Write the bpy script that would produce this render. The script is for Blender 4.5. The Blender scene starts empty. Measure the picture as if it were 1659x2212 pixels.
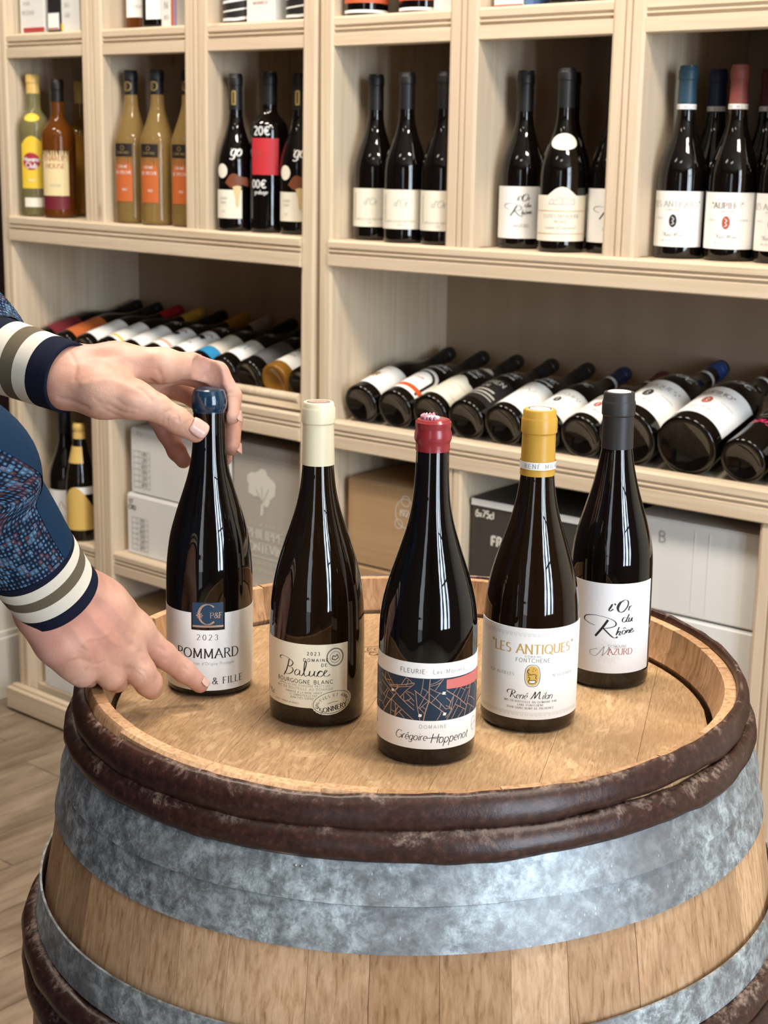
import bpy, math, random
import numpy as np
from mathutils import Vector, Matrix

SC = bpy.context.scene
COL = SC.collection
PI = math.pi

# ------------------------------------------------------------------ camera, world, light, exposure
CAM_H = 1.336
PITCH, ROLL = 0.2354, -0.0169
F_PX = 3201.5
_f = Vector((0, math.cos(PITCH), -math.sin(PITCH)))
_r = Vector((1, 0, 0))
_d = Vector((0, -math.sin(PITCH), -math.cos(PITCH)))
CAM_R = math.cos(ROLL) * _r + math.sin(ROLL) * _d
CAM_D = -math.sin(ROLL) * _r + math.cos(ROLL) * _d
CAM_F = _f
CAM_P = Vector((0, 0, CAM_H))
cam_data = bpy.data.cameras.new('camera')
cam = bpy.data.objects.new('camera', cam_data)
COL.objects.link(cam)
_m = Matrix((CAM_R, -CAM_D, -CAM_F)).transposed().to_4x4()
_m.translation = CAM_P
cam.matrix_world = _m
cam_data.sensor_fit = 'HORIZONTAL'
cam_data.sensor_width = 36
cam_data.lens = 36 * F_PX / 1659
cam_data.clip_start = 0.05
cam_data.dof.use_dof = True
cam_data.dof.focus_distance = 1.26
cam_data.dof.aperture_fstop = 19
SC.camera = cam

SC.view_settings.view_transform = 'Standard'
SC.view_settings.look = 'None'
SC.view_settings.gamma = 1
SC.view_settings.use_curve_mapping = False
SC.view_settings.exposure = 0.14
SC.cycles.max_bounces = 8
SC.cycles.diffuse_bounces = 3
SC.cycles.glossy_bounces = 4
SC.cycles.transmission_bounces = 8
SC.cycles.caustics_reflective = False
SC.cycles.caustics_refractive = False
SC.cycles.sample_clamp_indirect = 4

world = bpy.data.worlds.new('world')
SC.world = world
world.use_nodes = True
_bg = world.node_tree.nodes['Background']
_bg.inputs[0].default_value = (0.75, 0.86, 1.0, 1)
_bg.inputs[1].default_value = 1.2

def area_light(name, loc, direction, sx, sy, power, color, spread=180):
    l = bpy.data.lights.new(name, 'AREA')
    l.shape = 'RECTANGLE'; l.size = sx; l.size_y = sy
    l.energy = power; l.color = color; l.spread = math.radians(spread)
    o = bpy.data.objects.new(name, l); COL.objects.link(o)
    o.location = loc
    o.rotation_euler = Vector(direction).to_track_quat('-Z', 'Y').to_euler()
    return o

# daylight through the shop window behind the camera, to its right, and through the glazed door
_wd = Vector((-0.68, 1, 0)).normalized(); _ws = Vector((_wd.y, -_wd.x, 0))
for _k, (_o, _w, _p) in enumerate([(-.50, .24, 29), (.0, .34, 47), (.52, .22, 27)]):     # three tall panes
    _q = Vector((2.05, -1.40, 1.60)) + _ws*_o
    area_light('window_daylight', _q, (-0.68, 1, -0.06), _w, 2.2, _p, (0.76, 0.88, 1.0))
area_light('door_daylight', (-1.10, -1.95, 1.45), (0.25, 1, -0.12), 0.60, 1.9, 6, (0.90, 0.95, 1.0))
# ceiling panel lamps (warm), in two rows that follow the cabinets
LAMPS = [(-1.204, 2.620), (-.516, 2.040), (.172, 1.459), (.859, .879), (-1.42, .97), (-.50, .196)]
for _i, (_x, _y) in enumerate(LAMPS):
    area_light('ceiling_lamp_light', (_x, _y, 2.66), (0, 0, -1), 0.50, 0.20, (19 if _i < 4 else 3), (1.0, 0.90, 0.78))

# ------------------------------------------------------------------ helpers
def setp(o, label=None, category=None, group=None, kind=None):
    if label: o['label'] = label
    if category: o['category'] = category
    if group: o['group'] = group
    if kind: o['kind'] = kind
    return o

def link(name, me, m=None, parent=None, smooth=False, angle=None):
    """one mesh object"""
    o = bpy.data.objects.new(name, me)
    COL.objects.link(o)
    if m is not None and len(me.materials) == 0:
        for q in (m if isinstance(m, (list, tuple)) else [m]):
            me.materials.append(q)
    if parent is not None: o.parent = parent
    if smooth:
        me.polygons.foreach_set('use_smooth', [True] * len(me.polygons))
        if angle: me.set_sharp_from_angle(angle=math.radians(angle))
    return o

def empty(name, matrix=None, loc=None):
    o = bpy.data.objects.new(name, None)
    o.empty_display_size = 0.05
    COL.objects.link(o)
    if matrix is not None: o.matrix_world = matrix
    if loc is not None: o.location = loc
    return o

class MB:
    """collects vertices and faces of one mesh"""
    def __init__(s): s.v = []; s.f = []; s.mi = []
    def add(s, vs, fs, mi=0):
        n = len(s.v); s.v += [tuple(p) for p in vs]; s.f += [tuple(i + n for i in q) for q in fs]; s.mi += [mi] * len(fs)
        return s
    def box(s, x0, x1, y0, y1, z0, z1, mi=0):
        return s.add([(x0,y0,z0),(x1,y0,z0),(x1,y1,z0),(x0,y1,z0),(x0,y0,z1),(x1,y0,z1),(x1,y1,z1),(x0,y1,z1)],
                     [(0,3,2,1),(4,5,6,7),(0,1,5,4),(1,2,6,5),(2,3,7,6),(3,0,4,7)], mi)
    def lathe(s, prof, seg=40, mi=0, cap0=False, cap1=False):
        n = len(s.v)
        for z, r in prof:
            for k in range(seg):
                a = 2 * PI * k / seg
                s.v.append((r * math.cos(a), r * math.sin(a), z))
        for i in range(len(prof) - 1):
            for k in range(seg):
                k2 = (k + 1) % seg
                s.f.append((n + i*seg + k, n + i*seg + k2, n + (i+1)*seg + k2, n + (i+1)*seg + k)); s.mi.append(mi)
        if cap0: s.f.append(tuple(n + k for k in range(seg))[::-1]); s.mi.append(mi)
        if cap1: s.f.append(tuple(n + (len(prof)-1)*seg + k for k in range(seg))); s.mi.append(mi)
        return s
    def mesh(s, name):
        me = bpy.data.meshes.new(name)
        me.from_pydata(s.v, [], s.f)
        if any(s.mi): me.polygons.foreach_set('material_index', s.mi)
        me.update()
        return me
    def obj(s, name, m, parent=None, smooth=False, angle=None):
        return link(name, s.mesh(name), m, parent, smooth, angle)

def bevel(o, w=0.001, seg=2):
    b = o.modifiers.new('bevel', 'BEVEL'); b.width = w; b.segments = seg; b.limit_method = 'ANGLE'
    return o

# ------------------------------------------------------------------ materials
def new_mat(name, color=(.8,.8,.8), rough=.5, metal=0, spec=.5, coat=0, trans=0, ior=1.45, emit=None, es=0, sheen=0):
    m = bpy.data.materials.new(name); m.use_nodes = True
    b = m.node_tree.nodes['Principled BSDF']
    b.inputs['Base Color'].default_value = (*color, 1)
    b.inputs['Roughness'].default_value = rough
    b.inputs['Metallic'].default_value = metal
    b.inputs['Specular IOR Level'].default_value = spec
    b.inputs['Coat Weight'].default_value = coat
    b.inputs['Transmission Weight'].default_value = trans
    b.inputs['IOR'].default_value = ior
    if sheen: b.inputs['Sheen Weight'].default_value = sheen
    if emit: b.inputs['Emission Color'].default_value = (*emit, 1); b.inputs['Emission Strength'].default_value = es
    return m

class NT:
    def __init__(s, m): s.t = m.node_tree; s.b = s.t.nodes['Principled BSDF']
    def n(s, kind, **kw):
        x = s.t.nodes.new(kind)
        for k, v in kw.items():
            if k.startswith('i_'):
                key = k[2:]
                x.inputs[int(key) if key.isdigit() else key.replace('_', ' ')].default_value = v
            else: setattr(x, k, v)
        return x
    def l(s, a, b): s.t.links.new(a, b)
    def coords(s, kind='Object', scale=(1,1,1), rand=0.0, rot=(0,0,0)):
        tc = s.n('ShaderNodeTexCoord'); mp = s.n('ShaderNodeMapping')
        src = tc.outputs[kind]
        if rand:
            oi = s.n('ShaderNodeObjectInfo'); mu = s.n('ShaderNodeVectorMath', operation='SCALE')
            cb = s.n('ShaderNodeCombineXYZ'); s.l(oi.outputs['Random'], cb.inputs[0]); s.l(oi.outputs['Random'], cb.inputs[1]); s.l(oi.outputs['Random'], cb.inputs[2])
            s.l(cb.outputs[0], mu.inputs[0]); mu.inputs['Scale'].default_value = rand
            ad = s.n('ShaderNodeVectorMath', operation='ADD'); s.l(src, ad.inputs[0]); s.l(mu.outputs[0], ad.inputs[1]); src = ad.outputs[0]
        s.l(src, mp.inputs['Vector']); mp.inputs['Scale'].default_value = scale; mp.inputs['Rotation'].default_value = rot
        return mp.outputs[0]
    def noise(s, vec, scale, detail=4, rough=.5, dist=0):
        x = s.n('ShaderNodeTexNoise'); s.l(vec, x.inputs['Vector'])
        x.inputs['Scale'].default_value = scale; x.inputs['Detail'].default_value = detail
        x.inputs['Roughness'].default_value = rough; x.inputs['Distortion'].default_value = dist
        return x.outputs['Fac']
    def ramp(s, fac, stops, interp='LINEAR'):
        x = s.n('ShaderNodeValToRGB'); s.l(fac, x.inputs[0]); x.color_ramp.interpolation = interp
        e = x.color_ramp.elements
        while len(e) < len(stops): e.new(.5)
        for el, (p, c) in zip(e, stops):
            el.position = p; el.color = (*c, 1) if len(c) == 3 else c
        return x.outputs[0]
    def mix(s, fac, a, b, mode='MIX'):
        x = s.n('ShaderNodeMix', data_type='RGBA', blend_type=mode)
        for sock, v in ((x.inputs[0], fac), (x.inputs[6], a), (x.inputs[7], b)):
            if hasattr(v, 'links'): s.l(v, sock)
            elif isinstance(v, (int, float)): sock.default_value = v
            else: sock.default_value = (*v, 1)
        return x.outputs[2]
    def math(s, op, a, b=0.0):
        x = s.n('ShaderNodeMath', operation=op)
        for sock, v in ((x.inputs[0], a), (x.inputs[1], b)):
            if hasattr(v, 'links'): s.l(v, sock)
            else: sock.default_value = v
        return x.outputs[0]
    def bump(s, h, strength=.3, dist=.001):
        x = s.n('ShaderNodeBump'); x.inputs['Strength'].default_value = strength; x.inputs['Distance'].default_value = dist
        s.l(h, x.inputs['Height']); s.l(x.outputs[0], s.b.inputs['Normal'])

def pine(name, scale):
    m = new_mat(name, rough=.55, spec=.3); t = NT(m)
    v = t.coords('Object', scale, rand=7)
    g = t.noise(v, 1.0, 5, .6, .6)
    c = t.ramp(g, [(.30, (.60,.465,.315)), (.5, (.70,.57,.41)), (.72, (.77,.65,.49))])
    v2 = t.coords('Object', tuple(q*.12 for q in scale), rand=3)
    g2 = t.noise(v2, 1.0, 2)
    c = t.mix(t.ramp(g2, [(.45,(0,0,0)),(.7,(1,1,1))]), c, (.66,.52,.38))
    # knots
    kv = t.coords('Object', tuple(min(q, 14) if q > 8 else 5.0 for q in scale), rand=11)
    vo = t.n('ShaderNodeTexVoronoi', i_Scale=.85); t.l(kv, vo.inputs['Vector'])
    kn = t.ramp(vo.outputs['Distance'], [(0.03, (1,1,1)), (.085, (0,0,0))])
    c = t.mix(t.math('MULTIPLY', kn, .55), c, (.30,.17,.09))
    t.l(c, t.b.inputs['Base Color'])
    t.bump(g, .12, .0006)
    return m
M = {}
M['pine_z'] = pine('pine_upright_grain', (70, 70, 3))
M['pine_x'] = pine('pine_long_grain', (3, 70, 70))

def flat(name, c, rough=.5, **k): M[name] = new_mat(name, c, rough, **k); return M[name]

def paper(name, c, rough=.6, tex=.03):
    m = new_mat(name, c, rough, spec=.25); t = NT(m)
    g = t.noise(t.coords('Object', (1,1,1)), 900, 3)
    t.bump(g, .06, .0003); M[name] = m; return m
paper('paper_white', (.93,.925,.895)); paper('paper_cream', (.90,.83,.64)); paper('paper_ivory', (.86,.81,.68))
paper('paper_pearl', (.91,.92,.93), .35)
flat('ink_black', (.02,.018,.018), .5); flat('ink_grey', (.30,.29,.27), .5); flat('ink_soft', (.45,.43,.38), .6)
flat('ink_gold', (.62,.44,.15), .32, metal=.6); flat('ink_ochre', (.60,.38,.10), .45)
flat('ink_copper', (.58,.43,.34), .3, metal=.7); flat('ink_red', (.45,.10,.06), .5)
flat('ink_white', (.80,.80,.78), .5); flat('ink_pink', (.75,.05,.16), .5); flat('ink_faint', (.70,.69,.65), .5)
flat('navy_print', (.009,.032,.062), .35); flat('navy_blue', (.012,.048,.095), .4); flat('coral_print', (.62,.17,.15), .45)
flat('oval_gold', (.70,.45,.10), .4)

def dark_glass(name, c, rough=.03):
    m = new_mat(name, c, rough, spec=.6, ior=1.5); t = NT(m)
    v = t.coords('Object', (75, 75, 9)); g = t.noise(v, 1, 3)
    t.bump(g, .22, .0006)
    M[name] = m; return m
dark_glass('glass_black', (.0035,.0022,.0018)); dark_glass('glass_brown', (.010,.0045,.0018)); dark_glass('glass_olive', (.006,.004,.002))
def clear_glass(name, c, tr=1):
    m = new_mat(name, c, .02, trans=tr, ior=1.33); M[name] = m; return m
clear_glass('liquid_pale', (.72,.47,.16), .72); clear_glass('liquid_straw', (.70,.62,.28), .78); clear_glass('liquid_amber', (.42,.13,.02), .75); clear_glass('liquid_clear', (.9,.9,.88))
flat('glass_amber_deep', (.27,.125,.018), .05); flat('glass_gold', (.52,.33,.05), .08)

def capsule_mat(name, c, rough=.4, coat=0, bumpy=.1):
    m = new_mat(name, c, rough, spec=.5, coat=coat); t = NT(m)
    g = t.noise(t.coords('Object', (80, 80, 40)), 1, 3); t.bump(g, bumpy, .0006)
    M[name] = m
capsule_mat('cap_blue_wax', (.007,.030,.062), .16, .6, .25); capsule_mat('cap_cream', (.82,.73,.52), .38)
capsule_mat('cap_red_wax', (.28,.022,.028), .3, .2, .5); capsule_mat('cap_mustard', (.60,.33,.045), .36)
capsule_mat('cap_black', (.010,.009,.009), .42); capsule_mat('cap_charcoal', (.028,.025,.026), .45)
capsule_mat('cap_gold', (.72,.48,.14), .3); capsule_mat('cap_teal', (.018,.055,.085), .45); capsule_mat('cap_brick', (.25,.065,.055), .45)
capsule_mat('cap_navy', (.012,.02,.07), .4); capsule_mat('cap_darkred', (.10,.012,.012), .4); capsule_mat('cap_red', (.35,.012,.018), .4)
capsule_mat('cap_royal', (.02,.06,.22), .4); capsule_mat('cap_grey', (.45,.42,.42), .4)
flat('cork', (.55,.36,.20), .8)

# ------------------------------------------------------------------ stroke lettering (the print on labels is drawn with a pen of its own)
def arc(cx, cy, rx, ry, a0, a1, n=10):
    return [(cx + rx*math.cos(math.radians(a0+(a1-a0)*i/n)), cy + ry*math.sin(math.radians(a0+(a1-a0)*i/n))) for i in range(n+1)]
GL = {
'A': (.84, [[(.02,0),(.42,1)], [(.42,1),(.82,0)], [(.17,.36),(.67,.36)]]),
'B': (.72, [[(.1,0),(.1,1)], [(.1,1),(.34,1)]+arc(.34,.77,.26,.23,90,-90)+[(.1,.54)], [(.34,.54)]+arc(.36,.27,.3,.27,90,-90)+[(.1,0)]]),
'C': (.86, [arc(.48,.5,.42,.5,45,315,16)]),
'D': (.86, [[(.1,0),(.1,1)], [(.1,1),(.34,1)]+arc(.34,.5,.44,.5,90,-90,14)+[(.1,0)]]),
'E': (.66, [[(.1,0),(.1,1)], [(.1,1),(.6,1)], [(.1,.52),(.5,.52)], [(.1,0),(.62,0)]]),
'F': (.62, [[(.1,0),(.1,1)], [(.1,1),(.58,1)], [(.1,.52),(.48,.52)]]),
'G': (.90, [arc(.48,.5,.42,.5,45,350,16), [(.6,.42),(.9,.42)], [(.88,.42),(.88,.08)]]),
'H': (.82, [[(.1,0),(.1,1)], [(.72,0),(.72,1)], [(.1,.52),(.72,.52)]]),
'I': (.26, [[(.13,0),(.13,1)]]),
'J': (.5, [[(.38,1),(.38,.2)]+arc(.2,.2,.18,.2,0,-150,8)]),
'K': (.74, [[(.1,0),(.1,1)], [(.66,1),(.12,.45)], [(.28,.6),(.7,0)]]),
'L': (.62, [[(.1,0),(.1,1)], [(.1,0),(.6,0)]]),
'M': (1.0, [[(.12,0),(.14,1)], [(.14,1),(.5,.1)], [(.5,.1),(.86,1)], [(.86,1),(.88,0)]]),
'N': (.86, [[(.1,0),(.1,1)], [(.1,1),(.74,0)], [(.74,0),(.74,1)]]),
'O': (.94, [arc(.47,.5,.42,.5,90,450,20)]),
'P': (.66, [[(.1,0),(.1,1)], [(.1,1),(.34,1)]+arc(.34,.74,.26,.26,90,-90)+[(.1,.48)]]),
'Q': (.94, [arc(.47,.5,.42,.5,90,450,20), [(.5,.22),(.92,-.14)]]),
'R': (.72, [[(.1,0),(.1,1)], [(.1,1),(.34,1)]+arc(.34,.75,.25,.25,90,-90)+[(.1,.5)], [(.34,.5),(.7,0)]]),
'S': (.62, [arc(.31,.75,.22,.25,40,235,9)+arc(.31,.26,.24,.26,80,-140,10)]),
'T': (.72, [[(.36,0),(.36,1)], [(.03,1),(.69,1)]]),
'U': (.82, [[(.1,1),(.1,.34)]+arc(.41,.34,.31,.34,180,360,12)+[(.72,1)]]),
'V': (.78, [[(.02,1),(.39,0)], [(.39,0),(.76,1)]]),
'X': (.74, [[(.04,1),(.7,0)], [(.7,1),(.04,0)]]),
'Y': (.74, [[(.02,1),(.37,.5)], [(.72,1),(.37,.5)], [(.37,.5),(.37,0)]]),
'Z': (.70, [[(.06,1),(.64,1)], [(.64,1),(.06,0)], [(.06,0),(.66,0)]]),
'&': (.84, [[(.78,0),(.3,.62)]+arc(.4,.8,.17,.19,190,-30,8)+[(.2,.42)]+arc(.3,.24,.22,.24,120,300,8)+[(.74,.5)]]),
'0': (.62, [arc(.31,.5,.26,.5,90,450,16)]), '1': (.40, [[(.08,.8),(.24,1),(.24,0)]]),
'2': (.62, [arc(.3,.74,.24,.26,160,-30,8)+[(.06,0)], [(.06,0),(.58,0)]]),
'3': (.60, [arc(.28,.76,.22,.24,150,-80,8), arc(.28,.27,.25,.27,85,-150,10)]),
'4': (.62, [[(.44,0),(.44,1),(.04,.3),(.6,.3)]]), '5': (.60, [[(.52,1),(.14,1),(.1,.56)]+arc(.28,.32,.26,.32,120,-140,10)]),
'6': (.62, [arc(.31,.3,.25,.3,90,450,14), [(.07,.34),(.14,.75),(.46,1)]]), '7': (.58, [[(.05,1),(.54,1),(.2,0)]]),
'8': (.60, [arc(.3,.76,.2,.24,90,450,12), arc(.3,.27,.25,.27,90,450,12)]), '9': (.62, [arc(.3,.7,.24,.3,90,450,14), [(.54,.66),(.46,.25),(.16,0)]]),
'€': (.80, [arc(.5,.5,.36,.5,45,315,14), [(.02,.6),(.6,.6)], [(.02,.4),(.56,.4)]]),
'"': (.34, [[(.1,1.02),(.07,.74)], [(.26,1.02),(.23,.74)]]), "'": (.2, [[(.12,1.02),(.06,.74)]]), '-': (.42, [[(.08,.4),(.34,.4)]]),
'.': (.2, [[(.09,0),(.11,.06)]]), '·': (.36, [[(.16,.42),(.2,.46)]]), ' ': (.42, []), '°': (.3, [arc(.15,.85,.1,.12,0,360,8)]), '/': (.4, [[(.04,-.05),(.36,1.05)]]),
'a': (.52, [arc(.26,.29,.21,.29,30,330,12), [(.46,.58),(.46,0)]]), 'b': (.54, [[(.08,1),(.08,0)], arc(.28,.29,.21,.29,150,-150,12)]),
'c': (.46, [arc(.26,.29,.21,.29,45,315,12)]), 'd': (.54, [arc(.26,.29,.21,.29,30,330,12), [(.46,1),(.46,0)]]),
'e': (.50, [[(.06,.3),(.46,.3)]+arc(.26,.29,.2,.29,5,310,12)]), 'g': (.54, [arc(.26,.29,.21,.29,30,330,12), [(.46,.58),(.46,-.12)]+arc(.26,-.12,.2,.18,0,-150,8)]),
'h': (.54, [[(.08,1),(.08,0)], arc(.27,.36,.19,.22,160,0,8)+[(.46,0)]]), 'i': (.2, [[(.1,.58),(.1,0)], [(.1,.78),(.1,.84)]]),
'l': (.2, [[(.1,1),(.1,0)]]), 'm': (.80, [[(.08,.58),(.08,0)], arc(.24,.38,.16,.2,160,0,7)+[(.4,0)], arc(.56,.38,.16,.2,160,0,7)+[(.72,0)]]),
'n': (.54, [[(.08,.58),(.08,0)], arc(.27,.36,.19,.22,160,0,8)+[(.46,0)]]), 'o': (.54, [arc(.27,.29,.22,.29,90,450,14)]),
'p': (.54, [[(.08,.58),(.08,-.36)], arc(.28,.29,.21,.29,150,-150,12)]), 'r': (.36, [[(.08,.58),(.08,0)], arc(.24,.38,.16,.2,160,60,5)]),
's': (.42, [arc(.21,.43,.15,.15,40,235,7)+arc(.21,.15,.16,.15,80,-140,8)]), 't': (.34, [[(.14,.82),(.14,.1)]+arc(.23,.1,.09,.1,180,300,5), [(.02,.58),(.3,.58)]]),
'u': (.54, [[(.08,.58),(.08,.2)]+arc(.26,.2,.18,.2,180,340,8), [(.45,.58),(.45,0)]]), 'v': (.48, [[(.03,.58),(.24,0),(.45,.58)]]),
'x': (.46, [[(.04,.58),(.42,0)], [(.42,.58),(.04,0)]]),
'é': (.50, [[(.06,.3),(.46,.3)]+arc(.26,.29,.2,.29,5,310,12), [(.22,.72),(.34,.9)]]),
'è': (.50, [[(.06,.3),(.46,.3)]+arc(.26,.29,.2,.29,5,310,12), [(.32,.72),(.2,.9)]]),
'ô': (.54, [arc(.27,.29,.22,.29,90,450,14), [(.14,.7),(.27,.86),(.4,.7)]]),
'É': (.66, [[(.1,0),(.1,1)], [(.1,1),(.6,1)], [(.1,.52),(.5,.52)], [(.1,0),(.62,0)], [(.3,1.1),(.46,1.26)]]),
'È': (.66, [[(.1,0),(.1,1)], [(.1,1),(.6,1)], [(.1,.52),(.5,.52)], [(.1,0),(.62,0)], [(.42,1.1),(.26,1.26)]]),
}
def dens(pts, step):
    out = [pts[0]]
    for a, b in zip(pts[:-1], pts[1:]):
        L = math.hypot(b[0]-a[0], b[1]-a[1]); n = max(1, int(math.ceil(L/step)))
        for i in range(1, n+1): out.append((a[0]+(b[0]-a[0])*i/n, a[1]+(b[1]-a[1])*i/n))
    return out
def smooth_path(p, n=6):
    """Catmull-Rom through the points"""
    if len(p) < 3: return p
    q = [p[0]] + list(p) + [p[-1]]; out = []
    for i in range(1, len(q)-2):
        for k in range(n):
            t = k/n; a, b, c, d = q[i-1], q[i], q[i+1], q[i+2]
            out.append(tuple(.5*((2*b[j]) + (-a[j]+c[j])*t + (2*a[j]-5*b[j]+4*c[j]-d[j])*t*t + (-a[j]+3*b[j]-3*c[j]+d[j])*t**3) for j in (0,1)))
    out.append(q[-2]); return out
def text_width(s, h, track=.1):
    return sum((GL[c][0] + track) * h for c in s) - track*h
def text(s, x, y, h, style='serif', track=.1, align='c', slant=0.0, w=None, squeeze=1.0):
    """strokes in metres: list of (points, thick, thin)"""
    W = text_width(s, h, track) * squeeze
    x0 = x - W/2 if align == 'c' else (x - W if align == 'r' else x)
    if w is None: w = .13
    thick, thin = (w*h, w*h*.38) if style == 'serif' else ((w*h, w*h) if style == 'sans' else (w*h, w*h*.35))
    out = []
    for c in s:
        adv, ss = GL[c]
        for st in ss:
            pts = [(x0 + (px + slant*py)*h*squeeze, y + py*h) for px, py in st]
            out.append((pts, thick, thin))
            if style == 'serif' and len(st) >= 2:
                for e, nb in ((st[0], st[1]), (st[-1], st[-2])):
                    if abs(e[1]-nb[1]) > .25 and (abs(e[1]) < .02 or abs(e[1]-1) < .02 or (abs(e[1]-.58) < .02)):
                        sx = x0 + (e[0]+slant*e[1])*h*squeeze; sy = y + e[1]*h
                        out.append(([(sx-.11*h, sy), (sx+.11*h, sy)], thin*1.1, thin*1.1))
        x0 += (adv + track)*h*squeeze
    return out
def pen(pts, w=.0004, thin=None, closed=False, sm=False):
    if sm: pts = smooth_path(pts)
    if closed: pts = list(pts) + [pts[0]]
    return [(pts, w, thin if thin is not None else w)]

def ink(strokes, mapper, name, m, parent, step=.0015):
    """turns strokes into one thin ribbon mesh laid on the mapped surface"""
    b = MB()
    for pts, thick, thin in strokes:
        p = dens(pts, step); n = len(p)
        if n < 2: continue
        L, R = [], []
        for i in range(n):
            a = p[max(0, i-1)]; c = p[min(n-1, i+1)]
            dx, dy = c[0]-a[0], c[1]-a[1]; ln = math.hypot(dx, dy) or 1e-9
            dx /= ln; dy /= ln
            w = (thin + (thick-thin)*abs(dy*.95 + dx*.15)**1.2)/2
            L.append((p[i][0]-dy*w, p[i][1]+dx*w)); R.append((p[i][0]+dy*w, p[i][1]-dx*w))
        vs = [mapper(*q) for q in L] + [mapper(*q) for q in R]
        b.add(vs, [(i, n+i, n+i+1, i+1) for i in range(n-1)])
    if not b.v: return None
    return b.obj(name, M[m] if isinstance(m, str) else m, parent)

def cyl_map(R, a0=0.0, off=0.0):
    return lambda s, z: ((R+off)*math.cos(a0+s/R), (R+off)*math.sin(a0+s/R), z)
def prof_map(prof, off=0.0, a0=0.0, Rs=None):
    zs = [p[0] for p in prof]; rs = [p[1] for p in prof]
    def f(s, z):
        r = float(np.interp(z, zs, rs)) + off
        a = a0 + s/(Rs or r)
        return (r*math.cos(a), r*math.sin(a), z)
    return f

def patch(mapper_out, mapper_in, s0, s1, top, bot, name, m, parent, step=.0025, notch=None):
    """label sheet: columns between bottom(s) and top(s), with a real thickness"""
    n = max(2, int((s1-s0)/step)); ss = [s0+(s1-s0)*i/n for i in range(n+1)]
    if notch:
        for q in notch[:2]:
            ss += [q-1e-5, q+1e-5]
        ss = sorted(ss)
    tf = top if callable(top) else (lambda s: top)
    bf = bot if callable(bot) else (lambda s: bot)
    rows = 4; b = MB(); vs = []
    for s in ss:
        t = tf(s)
        if notch and notch[0] < s < notch[1]: t = notch[2]
        for k in range(rows+1): vs.append(mapper_out(s, bf(s)+(t-bf(s))*k/rows))
    N = len(ss); r1 = rows+1
    fs = [(i*r1+k, (i+1)*r1+k, (i+1)*r1+k+1, i*r1+k+1) for i in range(N-1) for k in range(rows)]
    b.add(vs, fs)
    # rim of the sheet
    rim = [i*r1 for i in range(N)] + [(N-1)*r1+k for k in range(1, r1)] + [i*r1+rows for i in range(N-2, -1, -1)] + [k for k in range(rows-1, 0, -1)]
    sz = []
    for i in rim:
        s = ss[i//r1]; t = tf(s)
        if notch and notch[0] < s < notch[1]: t = notch[2]
        sz.append((s, bf(s)+(t-bf(s))*(i % r1)/rows))
    base = len(b.v); b.v += [mapper_in(*q) for q in sz]
    for i in range(len(rim)):
        j = (i+1) % len(rim); b.f.append((rim[j], rim[i], base+i, base+j)); b.mi.append(0)
    return b.obj(name, M[m] if isinstance(m, str) else m, parent, smooth=True, angle=40)

def blob(outline, mapper, name, m, parent, rings=4, mapper_in=None):
    """filled star-shaped outline laid on the mapped surface"""
    cx = sum(p[0] for p in outline)/len(outline); cy = sum(p[1] for p in outline)/len(outline)
    n = len(outline); b = MB(); vs = [mapper(cx, cy)]
    for r in range(1, rings+1):
        for p in outline: vs.append(mapper(cx+(p[0]-cx)*r/rings, cy+(p[1]-cy)*r/rings))
    fs = [(0, 1+i, 1+(i+1) % n) for i in range(n)]
    for r in range(1, rings):
        for i in range(n):
            j = (i+1) % n
            fs.append((1+(r-1)*n+i, 1+r*n+i, 1+r*n+j, 1+(r-1)*n+j))
    b.add(vs, fs)
    if mapper_in:
        base = len(b.v); b.v += [mapper_in(*p) for p in outline]
        for i in range(n):
            j = (i+1) % n; b.f.append((1+(rings-1)*n+i, base+i, base+j, 1+(rings-1)*n+j)); b.mi.append(0)
    return b.obj(name, M[m] if isinstance(m, str) else m, parent, smooth=True, angle=40)
def ellipse(cx, cy, rx, ry, n=28, rot=0):
    c, s = math.cos(rot), math.sin(rot)
    return [(cx+rx*math.cos(a)*c-ry*math.sin(a)*s, cy+rx*math.cos(a)*s+ry*math.sin(a)*c) for a in [2*PI*i/n for i in range(n)]]

# ================================================================== THE ROOM
K = CAM_H / 1.19
def cab_frame(phi, roll, Y):
    e = Vector((math.cos(phi), -math.sin(phi), 0)); k = Vector((0, 0, 1))
    e2 = math.cos(roll)*e + math.sin(roll)*k; k2 = -math.sin(roll)*e + math.cos(roll)*k
    n = k2.cross(e2)
    m = Matrix((e2, n, k2)).transposed().to_4x4(); m.translation = Vector((0, Y, 0))
    return m
_c = Matrix.Translation(CAM_P)
FL = _c @ Matrix.Scale(1.0143, 4) @ _c.inverted() @ cab_frame(.7011, -.0068, 2.3613*K)      # left cabinet: x along its front, y into it, z up
FR = cab_frame(.6787, .0011, 2.40*K)         # right cabinet
FW = cab_frame(.7011, 0, 2.3613*K)           # the room follows the cabinets

m = new_mat('floor_tile', rough=.42, spec=.4); t = NT(m)
v = t.coords('Object', (5, 1.2, 1), rand=9)
g = t.noise(v, 2.2, 6, .6, .8)
c = t.ramp(g, [(.30,(.13,.09,.06)), (.5,(.27,.20,.14)), (.72,(.42,.335,.25))])
g2 = t.noise(t.coords('Object', (14, 2.5, 1), rand=5), 2, 5, .65)
c = t.mix(.5, c, t.ramp(g2, [(.38,(.15,.105,.07)), (.62,(.40,.315,.235))]))
t.l(c, t.b.inputs['Base Color']); t.bump(g2, .15, .001); M['floor'] = m
flat('grout', (.50,.42,.33), .8)
flat('wall_cream', (.62,.57,.48), .8); flat('wall_dark', (.030,.014,.010), .7); flat('wall_grey', (.09,.08,.075), .8)
flat('white_paint', (.74,.70,.62), .45); flat('lamp_housing', (.7,.7,.7), .4); flat('frame_dark', (.05,.05,.055), .4)

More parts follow.
